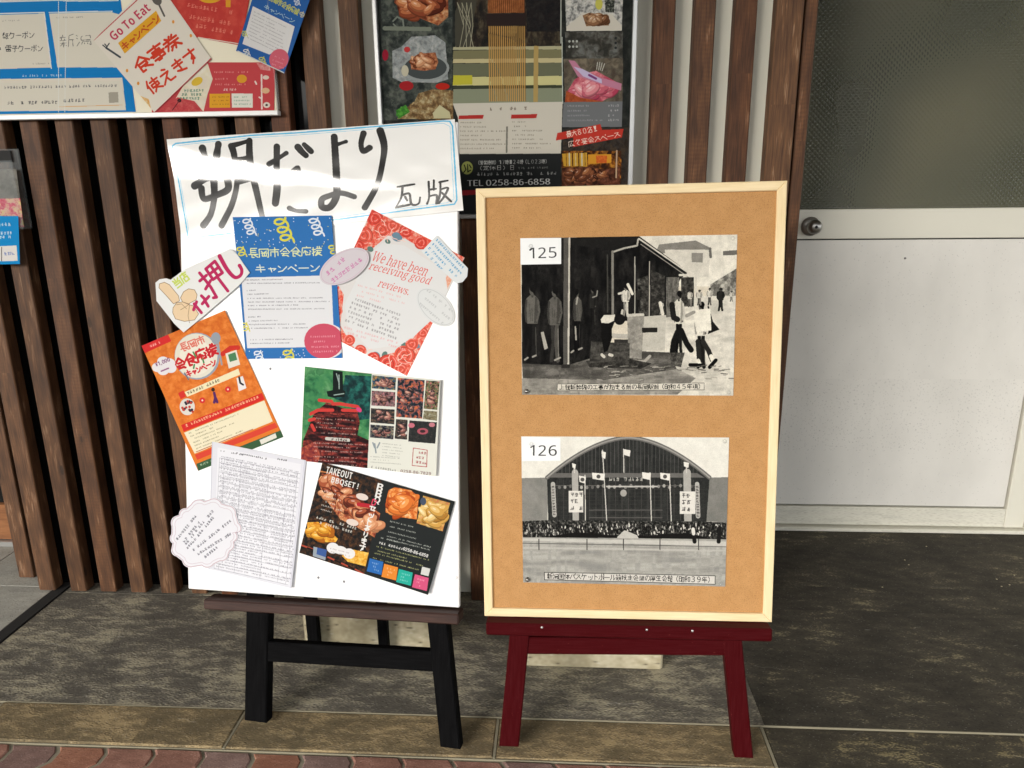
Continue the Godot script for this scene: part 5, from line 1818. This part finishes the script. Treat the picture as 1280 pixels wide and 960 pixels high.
func lathe(profile: Array, c: Vector3, axis: Vector3, n := 20) -> SurfaceTool:
	var st := begin()
	st.set_smooth_group(0)
	var u := axis.cross(Vector3.UP if absf(axis.y) < 0.9 else Vector3.RIGHT).normalized()
	var v := axis.cross(u)
	for i in profile.size() - 1:
		for j in n:
			var q := []
			for e in [[i, j], [i, j + 1], [i + 1, j + 1], [i + 1, j]]:
				var a: float = TAU * e[1] / n
				q.append(c + axis * profile[e[0]][1] + (u * cos(a) + v * sin(a)) * profile[e[0]][0])
			for e in [0, 1, 2, 0, 2, 3]:
				if i == 0 and e == 1 and profile[0][0] == 0.0:
					pass
				st.set_uv(Vector2.ZERO)
				st.add_vertex(q[e])
	st.generate_normals()
	return st

func build_entrance():
	# grey tiles before the entrance at the left, with a dark edging strip
	var tiles := setting("tiled_floor")
	for i in 3:
		for j in 3:
			var st := begin()
			var x1 := -1.534 - i * 0.30
			var z0 := -1.30 - j * 0.302
			if j == 0:
				z0 = -1.40
			var z1 := -1.30 - (j + 1) * 0.302 + 0.004
			var pts := [Vector3(x1 - 0.297, 0.0, z0), Vector3(x1, 0.0, z0), Vector3(x1, 0.0, z1), Vector3(x1 - 0.297, 0.0, z1)]
			slab(st, pts, Vector3.UP, 0.02, 0.001, flat_uv(Vector3(i * 0.21, 0, j * 0.13), Vector3(1, 0, 0), Vector3(0, 0, 1), Vector2(2, 2)))
			part("tile", st, W.tile, tiles)
	var st2 := begin()
	box(st2, Vector3(-2.6, -0.03, -2.3), Vector3(-1.49, -0.006, -1.40), 0.001)
	part("grout", st2, mat(Color8(70, 68, 62), 0.95), tiles)
	st2 = begin()
	box(st2, Vector3(-1.531, -0.02, -1.93), Vector3(-1.491, 0.003, -1.398), 0.002)
	part("edging_strip", st2, W.rubber, tiles)
	# wooden sliding door of the entrance
	var d := thing("sliding_door", Vector3(-2.2, 0, -2.16), "wooden sliding door at the edge of the slat screen", "door")
	st2 = begin()
	box(st2, Vector3(-2.9, 0.02, -2.20), Vector3(-1.75, 0.15, -2.165), 0.002)
	part("bottom_rail", st2, W.door_wood, d)
	st2 = begin()
	box(st2, Vector3(-2.9, 0.152, -2.19), Vector3(-1.75, 2.1, -2.18), 0.001)
	part("pane", st2, W.dark_glass, d)
	st2 = begin()
	box(st2, Vector3(-2.9, 0.0, -2.21), Vector3(-1.75, 0.018, -2.15), 0.002)
	part("track", st2, W.aluminium, d)
	st2 = begin()
	box(st2, Vector3(-2.9, 2.1, -2.21), Vector3(-1.75, 2.95, -2.15), 0.002)
	part("head_rail", st2, W.door_wood, d)

# ---------------------------------------------------------------- the easels
const RO := Vector3(-0.1429, 0.3122, -1.3150)
const RU := Vector3(0.9998, 0.0135, 0.0167)
const RV := Vector3(-0.0113, 0.9920, -0.1258)
const RN := Vector3(-0.0183, 0.1256, 0.9919)
const RW := 0.582
const RH := 0.8645
const WO := Vector3(-0.8264, 0.3014, -1.4126)
const WU := Vector3(0.9919, 0.0273, 0.1244)
const WV := Vector3(-0.0011, 0.9784, -0.2066)
const WN := Vector3(-0.1274, 0.2048, 0.9705)
const WW := 0.6336
const WH := 1.005

# a leg: its outline below the ledge in photograph pixels (top left, top right, foot right, foot left)
func leg(px: Array, o: Vector3, n: Vector3, top: float, m: Material, parent: Node3D):
	var q := []
	for v in V(px):
		q.append(hit(v, o, n))
	var dl: Vector3 = (q[0] - q[3]).normalized()
	var dr: Vector3 = (q[1] - q[2]).normalized()
	var mid: Vector3 = (dl + dr).normalized()
	var bl: Vector3 = q[3] + mid * ((0.007 - q[3].y) / mid.y)
	var br: Vector3 = q[2] + mid * ((0.007 - q[2].y) / mid.y)
	var wide: float = (q[1] - q[0]).length()
	var across: Vector3 = (br - bl).normalized()
	br = bl + across * wide
	br = br + mid * ((0.007 - br.y) / mid.y)
	var tl := bl + mid * ((top - bl.y) / mid.y)
	var tr := br + mid * ((top - br.y) / mid.y)
	var st := begin()
	slab(st, [tl, tr, br, bl], n, 0.028, 0.0025, flat_uv(bl, across, mid))
	part("leg", st, m, parent)

func build_easels():
	# black easel
	var a := thing("easel", Vector3(-0.46, 0, -1.45), "black wooden easel with a brown ledge carrying the whiteboard", "easel")
	var back := WO - WN * 0.014
	leg([307.5, 760, 335, 762, 332.5, 915, 305, 914], back, WN, 1.2, W.black_paint, a)
	leg([535, 775, 560, 777, 577.5, 935, 550, 933.5], back, WN, 1.2, W.black_paint, a)
	var q := []
	for v in V([330, 802, 545, 814.5, 549, 840.5, 330, 827]):
		q.append(hit(v, back - WN * 0.003, WN))
	var st := begin()
	slab(st, q, WN, 0.02, 0.002, flat_uv(q[0], WV, WU))
	part("crossbar", st, W.black_paint, a)
	# ledge
	var l0 := hit(Vector2(262, 744), WO, WN)
	var l1 := hit(Vector2(577, 762), WO, WN)
	var lx := (l1 - l0) * 0.5
	var ly := WV * 0.0115
	st = begin()
	bar(st, (l0 + l1) * 0.5 - WV * 0.0125 + WN * 0.004, lx, ly, WN * 0.021, 0.003)
	part("ledge", st, W.ledge_brown, a)
	for p in [[383, 397, 800], [472, 484, 806]]:
		var f0 := hit(Vector2(p[0], p[2]), Vector3(0, 0, -1.585), Vector3(0, 0, 1))
		var f1 := hit(Vector2(p[1], p[2]), Vector3(0, 0, -1.585), Vector3(0, 0, 1))
		st = begin()
		bar(st, Vector3((f0.x + f1.x) * 0.5, 0.545, -1.600), Vector3((f1.x - f0.x) * 0.5, 0, 0), Vector3(0, 0.544, 0.003), Vector3(0, 0, 0.012), 0.002)
		part("back_leg", st, W.black_paint, a)
	# whiteboard
	var wb := thing("whiteboard", WO, "white board covered in flyers, standing on the black easel", "board")
	st = begin()
	bar(st, WO + WU * WW * 0.5 + WV * WH * 0.5 - WN * 0.006, WU * WW * 0.5, WV * WH * 0.5, WN * 0.006, 0.0015)
	part("panel", st, W.whiteboard, wb)
	for v in [[569, 722]]:
		st = lathe([[0.0, 0.003], [0.004, 0.0028], [0.0055, 0.0]], hit(Vector2(v[0], v[1]), WO, WN), WN, 14)
		part("clip", st, W.whiteboard, wb)
	for v in [[338, 461], [430, 727], [398, 722]]:
		st = lathe([[0.0, 0.0006], [0.0025, 0.0005], [0.003, 0.0]], hit(Vector2(v[0], v[1]), WO, WN), WN, 8)
		part("ink_mark", st, mat(Color8(120, 120, 124), 0.8), wb)
	# red easel
	var b := thing("easel", Vector3(0.14, 0, -1.36), "dark red wooden easel carrying the framed cork board", "easel")
	back = RO - RN * 0.02
	leg([636, 793, 661, 794, 645.5, 943, 623, 943], back, RN, 1.1, W.red_paint, b)
	leg([904, 795, 928, 796, 943.6, 952, 919, 952], back, RN, 1.1, W.red_paint, b)
	q = []
	for v in V([652, 797, 912, 800, 914, 820, 650, 818]):
		q.append(hit(v, back - RN * 0.003, RN))
	st = begin()
	slab(st, q, RN, 0.02, 0.002, flat_uv(q[0], RV, RU))
	part("crossbar", st, W.red_paint, b)
	st = begin()
	bar(st, RO + RU * RW * 0.5 - RV * 0.0145 + RN * 0.004, RU * (RW * 0.5 - 0.006), RV * 0.0135, RN * 0.024, 0.003)
	part("ledge", st, W.red_paint, b)
	for x in [0.12, 0.33, 0.42]:
		st = lathe([[0.0, 0.0008], [0.0020, 0.0007], [0.0025, 0.0]], RO + RU * x - RV * 0.008 + RN * 0.028, RN, 10)
		part("screw", st, W.aluminium, b)
	for x in [0.03, 0.26]:
		st = begin()
		bar(st, Vector3(x, 0.50, -1.595), Vector3(0.012, 0, 0), Vector3(0, 0.499, 0.115), Vector3(0, 0, 0.012), 0.002)
		part("back_leg", st, W.red_paint, b)
	# cork board in its pine frame
	var cb := thing("cork_board", RO, "cork board in a pale pine frame holding two old photographs", "board")
	st = begin()
	var f := 0.0175
	slab(st, [RO + RU * f + RV * (RH - f) - RN * 0.006, RO + RU * (RW - f) + RV * (RH - f) - RN * 0.006, RO + RU * (RW - f) + RV * f - RN * 0.006, RO + RU * f + RV * f - RN * 0.006], RN, 0.008, 0.0, flat_uv(RO, RU, RV))
	part("cork", st, W.cork, cb)
	# mitred frame
	var oc := [RO + RV * RH, RO + RU * RW + RV * RH, RO + RU * RW, RO]
	var ic := [RO + RU * f + RV * (RH - f), RO + RU * (RW - f) + RV * (RH - f), RO + RU * (RW - f) + RV * f, RO + RU * f + RV * f]
	for i in 4:
		var j := (i + 1) % 4
		st = begin()
		var dir: Vector3 = (oc[j] - oc[i]).normalized()
		slab(st, [oc[i], oc[j], ic[j], ic[i]], RN, 0.02, 0.0015, flat_uv(oc[i], RN.cross(dir), dir))
		part("frame_rail", st, W.pine, cb)
	# concrete blocks that weigh the easels down
	for s in [[-0.655, -0.31, -1.625, 0.125, "pale concrete block behind the black easel"], [-0.085, 0.273, -1.577, 0.10, "pale concrete block behind the red easel"]]:
		st = begin()
		var blk := MeshInstance3D.new()
		var o := Vector3((s[0] + s[1]) * 0.5, 0, s[2] - 0.05)
		box(st, Vector3(s[0], 0.001, s[2] - 0.10) - o, Vector3(s[1], s[3], s[2]) - o, 0.005)
		blk.mesh = st.commit()
		blk.material_override = W.block
		blk.name = numbered("concrete_block")
		add_child(blk)
		blk.position = o
		tag(blk, s[4], "block", "blocks behind the easels")

func flat_bend(_s: float, _t: float) -> float:
	return 0.0

func build_white_papers():
	var o := WO
	var n := WN
	# banner: buckled across its width, its ends standing off the board
	var pr := banner_print()
	var bend := func(s: float, t: float) -> float:
		var tc := 0.21 + 0.60 * s
		var hw := 0.05 + 0.15 * (1.0 - s) * (1.0 - s)
		var x := smoothstep(0.0, 1.0, (t - tc + hw) / (2.0 * hw))
		return 0.0008 + 0.046 * hw * (1.0 - x) * maxf(0.0, 1.0 - 1.25 * s * s) + 0.0004 * sin(s * 9.0) + 0.00016 * sin(s * 38.0 + 3.0 * sin(t * 7.0)) + 0.00014 * sin(t * 21.0 + s * 13.0)
	var c3 := []
	for c in V([212.5, 176, 568.8, 149.4, 579.7, 263.4, 228, 301]):
		c3.append(hit(c, o, n))
	var ban := poster_at("banner", "laminated white banner with bold black brush lettering inside a blue line", "banner", pr, c3, n, 0.0008, 0.2, bend, 1.0, 40, 48)
	pr = coral_print()
	poster("flyer", "flyer with coral flowers round a message in red script", "flyer", pr, V([245, 10, 745, 270, 430, 915, -70, 655]), o, n, 0.0004, 0.45, func(s: float, t: float) -> float: return 0.005 * maxf(0.0, 1.0 - (s + t) * 2.6))
	pr = blue_campaign_print()
	poster("flyer", "blue flyer with curling streamers and a pink disc at its foot", "flyer", pr, V([38, 58, 628, 48, 688, 900, 112, 906]), o, n, 0.0022, 0.4, func(s: float, t: float) -> float: return 0.0036 * maxf(0.0, 1.0 - t / 0.4))
	pr = orange_print()
	poster("flyer", "tilted orange flyer with a white plate and red lettering", "flyer", pr, V([32, 228, 490, 35, 805, 725, 340, 910]), o, n, 0.0004, 0.35, func(s: float, t: float) -> float: return 0.003 * s * s * (1.0 - t))
	var ol := PackedVector2Array(V([90, 430, 130, 395, 200, 385, 240, 400, 380, 295, 840, 90, 900, 140, 1030, 330, 930, 450, 560, 770, 370, 925, 280, 840, 100, 610]))
	var at := Vector2(185, 300)
	var r := plane_rect(ol, at, 8.0, o, WU, WV)
	pr = ichioshi_print(rect_corners(r, at, 8.0, o, WU, WV))
	cut_poster("cut_out_card", "cut out card with a pointing hand and crimson lettering", "card", pr, ol, r, o, WU, WV, 0.0046, 0.35)
	pr = schedule_print()
	poster("notice", "tilted white sheet in a clear sleeve full of small grey print", "notice", pr, V([285, 55, 835, 165, 755, 910, 262, 800]), o, n, 0.0020, 0.25, func(s: float, t: float) -> float: return 0.005 * s * s * t)
	ol = cloud_outline()
	at = Vector2(205, 540)
	r = plane_rect(ol, at, 4.685, o, WU, WV)
	pr = cloud_print(rect_corners(r, at, 4.685, o, WU, WV))
	cut_poster("cut_out_card", "scalloped white card with handwriting, over the printed sheet", "card", pr, ol, r, o, WU, WV, 0.0036, 0.5)
	pr = green_menu_print()
	poster("flyer", "green and cream menu flyer with small pictures in its right half", "flyer", pr, V([72, 52, 1165, 160, 1130, 925, 40, 805]), o, n, 0.0004, 0.35, func(s: float, t: float) -> float: return 0.008 * s * s)
	pr = takeout_print()
	poster("flyer", "tilted dark takeout flyer with grilled meat and four coloured squares", "flyer", pr, V([208, 40, 1088, 302, 916, 916, 54, 642]), o, n, 0.0034, 0.3, func(s: float, t: float) -> float: return 0.006 * s * t)
	# labels over the coral flyer
	ol = ellipse_outline(Vector2(95, 320), 148, 82, -0.52)
	r = plane_rect(ol, Vector2(410, 260), 4.361, o, WU, WV)
	pr = Print.new(self, rect_corners(r, Vector2(410, 260), 4.361, o, WU, WV), 320, rgb(214, 206, 212), Vector2(410, 260), 4.361)
	for w in [[-2, 362, 110, 258], [24, 400, 180, 286]]:
		pr.rows(Vector2(w[0], w[1]), Vector2(w[2], w[3]), Vector2(w[0], w[1]), 1, 30, rgb(206, 130, 176), 0.8, 1.0)
	pr.lines([ellipse_outline(Vector2(95, 320), 138, 74, -0.52)], 3, rgb(206, 180, 196))
	cut_poster("oval_label", "pinkish oval label with pink handwriting beside the coral flyer", "label", pr, ol, r, o, WU, WV, 0.0048, 0.4)
	ol = ellipse_outline(Vector2(588, 540), 128, 78, 0.80)
	r = plane_rect(ol, Vector2(410, 260), 4.361, o, WU, WV)
	pr = Print.new(self, rect_corners(r, Vector2(410, 260), 4.361, o, WU, WV), 320, rgb(224, 226, 226), Vector2(410, 260), 4.361)
	pr.rows(Vector2(540, 446), Vector2(680, 566), Vector2(500, 520), 3, 16, rgb(190, 192, 194), 0.75, 1.0)
	pr.lines([ellipse_outline(Vector2(588, 540), 118, 68, 0.80)], 3, rgb(196, 198, 200))
	cut_poster("oval_label", "pale grey oval label over the edge of the coral flyer", "label", pr, ol, r, o, WU, WV, 0.0014, 0.3)
	ol = PackedVector2Array(V([595, 150, 765, 330, 760, 375, 735, 405, 700, 412, 512, 238]))
	r = plane_rect(ol, Vector2(410, 260), 4.361, o, WU, WV)
	pr = Print.new(self, rect_corners(r, Vector2(410, 260), 4.361, o, WU, WV), 320, rgb(228, 232, 234), Vector2(410, 260), 4.361)
	pr.rows(Vector2(592, 172), Vector2(740, 330), Vector2(532, 240), 4, 17, rgb(80, 160, 206), 0.85, 1.0)
	cut_poster("tag_label", "white tag with slanting blue print over the coral flyer", "label", pr, ol, r, o, WU, WV, 0.0022, 0.35)

func build_photos():
	for k in 2:
		var quad_px: Array = V([45, 78, 1228, 58, 1205, 935, 55, 930]) if k == 0 else V([197, 145, 1028, 150, 1012, 745, 205, 728])
		var pr: Print = station_print() if k == 0 else gym_print()
		var o := RO - RN * 0.006
		var ph := poster("photograph", "old photograph of people on a station street, numbered 125" if k == 0 else "old photograph of a vaulted sports hall with flags, numbered 126", "photograph", pr, quad_px, o, RN, 0.0004, 0.3, func(s: float, t: float) -> float: return 0.0016 * absf(s - 0.5) * t)
		# number slip and pins
		var slip: Array = V([46, 78, 268, 76, 268, 218, 47, 222]) if k == 0 else V([198, 146, 354, 150, 354, 242, 200, 244])
		var sp := Print.new(self, slip, 300, rgb(230, 231, 230), pr.at_first, pr.zoom_first)
		if k == 0:
			sp.txt("125", Vector2(98, 188), Vector2(244, 184), 58, rgb(26, 26, 28), "Droid Sans", false)
			sp.lines("108,134 98,142", 8, rgb(26, 26, 28))
		else:
			sp.txt("126", Vector2(234, 222), Vector2(340, 223), 42, rgb(26, 26, 28), "Droid Sans", false)
		var c3 := []
		for c in slip:
			c3.append(hit(sp.at0(c), o, RN) - ph.position)
		var m := tex_mat(sp.texture(), 0.5)
		m.texture_repeat = false
		var s := MeshInstance3D.new()
		s.name = "number_slip"
		s.mesh = sheet(c3, RN, 0.0014, 0.0004, flat_bend, 2, 2)
		s.material_override = m
		ph.add_child(s, true)
		for i in 4:
			var inset: Vector2 = quad_px[i].lerp((quad_px[0] + quad_px[2]) * 0.5, 0.045)
			if i == 0:
				inset = quad_px[0].lerp(quad_px[2], 0.05)
			var c := hit(pr.at0(inset), o, RN)
			part("pin", lathe([[0.0, 0.0088], [0.0034, 0.0085], [0.0042, 0.0065], [0.0026, 0.0045], [0.0026, 0.0025], [0.0046, 0.0018], [0.0046, 0.0012]], c, RN, 12), W.steel if i == 3 else W.clear, ph)

func rect_px(x0: float, y0: float, x1: float, y1: float, z: float) -> Array:
	return [Vector3(x0, y1, z), Vector3(x1, y1, z), Vector3(x1, y0, z), Vector3(x0, y0, z)]

func to_px(c3: Array) -> Array:
	var out := []
	for c in c3:
		out.append(pixel_of(c))
	return out

func build_wall_posters():
	# framed poster on the slats, 594 x 841 mm
	var z := -1.856
	var x0 := on_wall(477, 130, z).x
	var x1 := on_wall(788, 130, z).x
	var y0 := on_wall(600, 268, z).y
	var y1 := y0 + 0.845
	var t := thing("poster_frame", Vector3((x0 + x1) * 0.5, y0, z), "slim aluminium frame hung on the slats around a menu poster", "frame")
	var st := begin()
	box(st, Vector3(x0, y0, -1.874), Vector3(x1, y1, -1.862), 0.001)
	part("back_board", st, W.board_edge, t)
	for s in [[x0 - 0.010, y0 - 0.010, x0, y1 + 0.010], [x1, y0 - 0.010, x1 + 0.010, y1 + 0.010], [x0, y0 - 0.010, x1, y0], [x0, y1, x1, y1 + 0.010]]:
		st = begin()
		box(st, Vector3(s[0], s[1], -1.874), Vector3(s[2], s[3], -1.850), 0.0015)
		part("frame_rail", st, W.aluminium, t)
	var c3 := rect_px(x0 + 0.001, y0 + 0.001, x1 - 0.001, y1 - 0.001, -1.862)
	poster_at("menu_poster", "tall restaurant menu poster with food pictures in an aluminium frame", "poster", menu_poster_print(to_px(c3)), c3, Vector3(0, 0, 1), 0.0003, 0.4, flat_bend, 0.0, 4, 4)
	# notice panel with a white lower lip
	var zb := -1.862
	var px1 := on_wall(345, 120, zb).x
	var py0 := on_wall(200, 147, zb).y
	var panel := thing("notice_board", Vector3(px1 - 0.4, py0, zb), "cream notice board with a white lower lip on the slats", "board")
	st = begin()
	box(st, Vector3(px1 - 1.0, py0 + 0.012, -1.873), Vector3(px1, py0 + 0.62, -1.863), 0.001)
	part("sheet", st, mat(Color8(216, 208, 182), 0.5), panel)
	st = begin()
	box(st, Vector3(px1 - 1.0, py0, -1.874), Vector3(px1 + 0.004, py0 + 0.0115, -1.853), 0.0015)
	part("lip", st, mat(Color8(232, 232, 230), 0.3), panel)
	st = begin()
	box(st, Vector3(px1 + 0.0005, py0 + 0.012, -1.874), Vector3(px1 + 0.004, py0 + 0.62, -1.856), 0.001)
	part("edge", st, W.clear, panel)
	var o := Vector3(0, 0, -1.863)
	var n := Vector3(0, 0, 1)
	var yl := on_wall(100, 141, -1.863).y
	c3 = rect_px(on_wall(-140, 100, -1.863).x, yl, on_wall(170, 141, -1.863).x, yl + 0.42, -1.863)
	poster_at("coupon_poster", "blue and white coupon poster with handwritten entries", "poster", coupon_print(to_px(c3)), c3, n, 0.0003, 0.4, flat_bend)
	c3 = []
	for v in V([206, -40, 318, -20, 300, 54, 196, 40]):
		c3.append(hit(v, o, n))
	c3 = rect_px(hit(Vector2(212, 30), o, n).x, 0, hit(Vector2(312, 40), o, n).x, 0, -1.863)
	for i in 4:
		var px: Vector2 = V([186, -70, 322, -50, 301, 57, 196, 38])[i]
		c3[i] = hit(px, o, n)
	poster_at("flyer", "red flyer with a yellow dish, half behind the blue leaflet", "flyer", red_print(V([186, -70, 322, -50, 301, 57, 196, 38])), c3, n, 0.0012, 0.3, flat_bend)
	var fq := V([190, 78, 344, 78, 343, 140, 190, 141])
	c3 = []
	for v in fq:
		c3.append(hit(v, o, n))
	poster_at("flyer", "wide red flyer with yellow and white boxes on the notice board", "flyer", flyer_print(fq), c3, n, 0.0004, 0.3, flat_bend)
	var eq := V([194, -28, 265, 74, 194, 141, 118, 51])
	c3 = []
	for v in eq:
		c3.append(hit(v, o, n))
	poster_at("flyer", "cream flyer turned on its corner with big red lettering", "flyer", eat_print(eq), c3, n, 0.0024, 0.3, flat_bend)
	var lq := V([326, -60, 404, -32, 358, 92, 297, 63])
	lq = V([331, -48, 398, -22, 358, 93, 296, 64])
	c3 = []
	for v in lq:
		c3.append(hit(v, o, n))
	poster_at("leaflet", "small blue leaflet with a pink disc at the notice board's right edge", "leaflet", leaflet_print(lq), c3, n, 0.0040, 0.3, func(s: float, t: float) -> float: return 0.010 * s * s)
	# clear leaflet holder and its blue sign at the left edge
	var h0 := on_wall(-34, 250, -1.872)
	var h1 := on_wall(34, 250, -1.872)
	var top := on_wall(20, 186, -1.872).y
	var low := on_wall(20, 284, -1.872).y
	var hol := thing("leaflet_holder", Vector3(h0.x, low, -1.87), "clear plastic leaflet holder with a black top beside the slats", "holder")
	st = begin()
	box(st, Vector3(h0.x, low, -1.842), Vector3(h1.x, top - 0.03, -1.840), 0.0005)
	part("front", st, W.clear, hol)
	st = begin()
	box(st, Vector3(h0.x, low, -1.874), Vector3(h1.x, top, -1.871), 0.0005)
	part("back", st, W.clear, hol)
	st = begin()
	box(st, Vector3(h0.x, low - 0.004, -1.874), Vector3(h1.x, low, -1.840), 0.0005)
	part("floor", st, W.clear, hol)
	st = begin()
	box(st, Vector3(h0.x, top - 0.032, -1.8705), Vector3(h1.x - 0.018, top - 0.004, -1.866), 0.001)
	part("top_label", st, W.rubber, hol)
	var lp := Print.new(self, V([0, 0, 200, 0, 200, 270, 0, 270]), 200, rgb(150, 146, 138))
	lp.patch("0,0 200,0 200,180 0,180", inks([104, 102, 94, 146, 142, 134, 126, 122, 114]), 0.01, 141, 0.03)
	lp.patch("0,140 200,136 200,270 0,270", inks([214, 40, 84, 232, 96, 120, 240, 190, 170, 238, 214, 150]), 0.02, 142, 0.04)
	c3 = rect_px(h0.x + 0.004, low + 0.002, h1.x - 0.004, top - 0.05, -1.862)
	poster_at("leaflet", "grey and pink flowered leaflet in the clear holder", "leaflet", lp, c3, n, 0.004, 0.4, func(s: float, t: float) -> float: return 0.010 * t)
	var sq := V([-40, 270, 20, 269, 25, 276, 25, 330])
	var sign_px := V([-30, 270, 23, 270, 25, 330, -30, 331])
	var sp := Print.new(self, sign_px, 240, rgb(18, 140, 206))
	sp.crop(Vector2(0, 170), 5.647)
	sp.rows(Vector2(-150, 622), Vector2(80, 620), Vector2(-150, 622), 1, 26, rgb(206, 226, 236), 0.9, 1.0)
	sp.rows(Vector2(-150, 690), Vector2(80, 680), Vector2(-150, 745), 3, 24, rgb(216, 230, 238), 0.9, 1.0)
	sp.poly("-170,780 118,768 126,880 -170,888", rgb(228, 224, 220))
	sp.lines("14,780 14,880", 5, rgb(60, 60, 60))
	sp.rows(Vector2(30, 826), Vector2(90, 824), Vector2(30, 826), 1, 28, rgb(110, 130, 190), 0.9, 1.0)
	c3 = []
	for v in sign_px:
		c3.append(hit(v, Vector3(0, 0, -1.838), n))
	poster_at("small_sign", "small bright blue sign with white print below the leaflet holder", "sign", sp, c3, n, 0.0, 0.35, flat_bend)
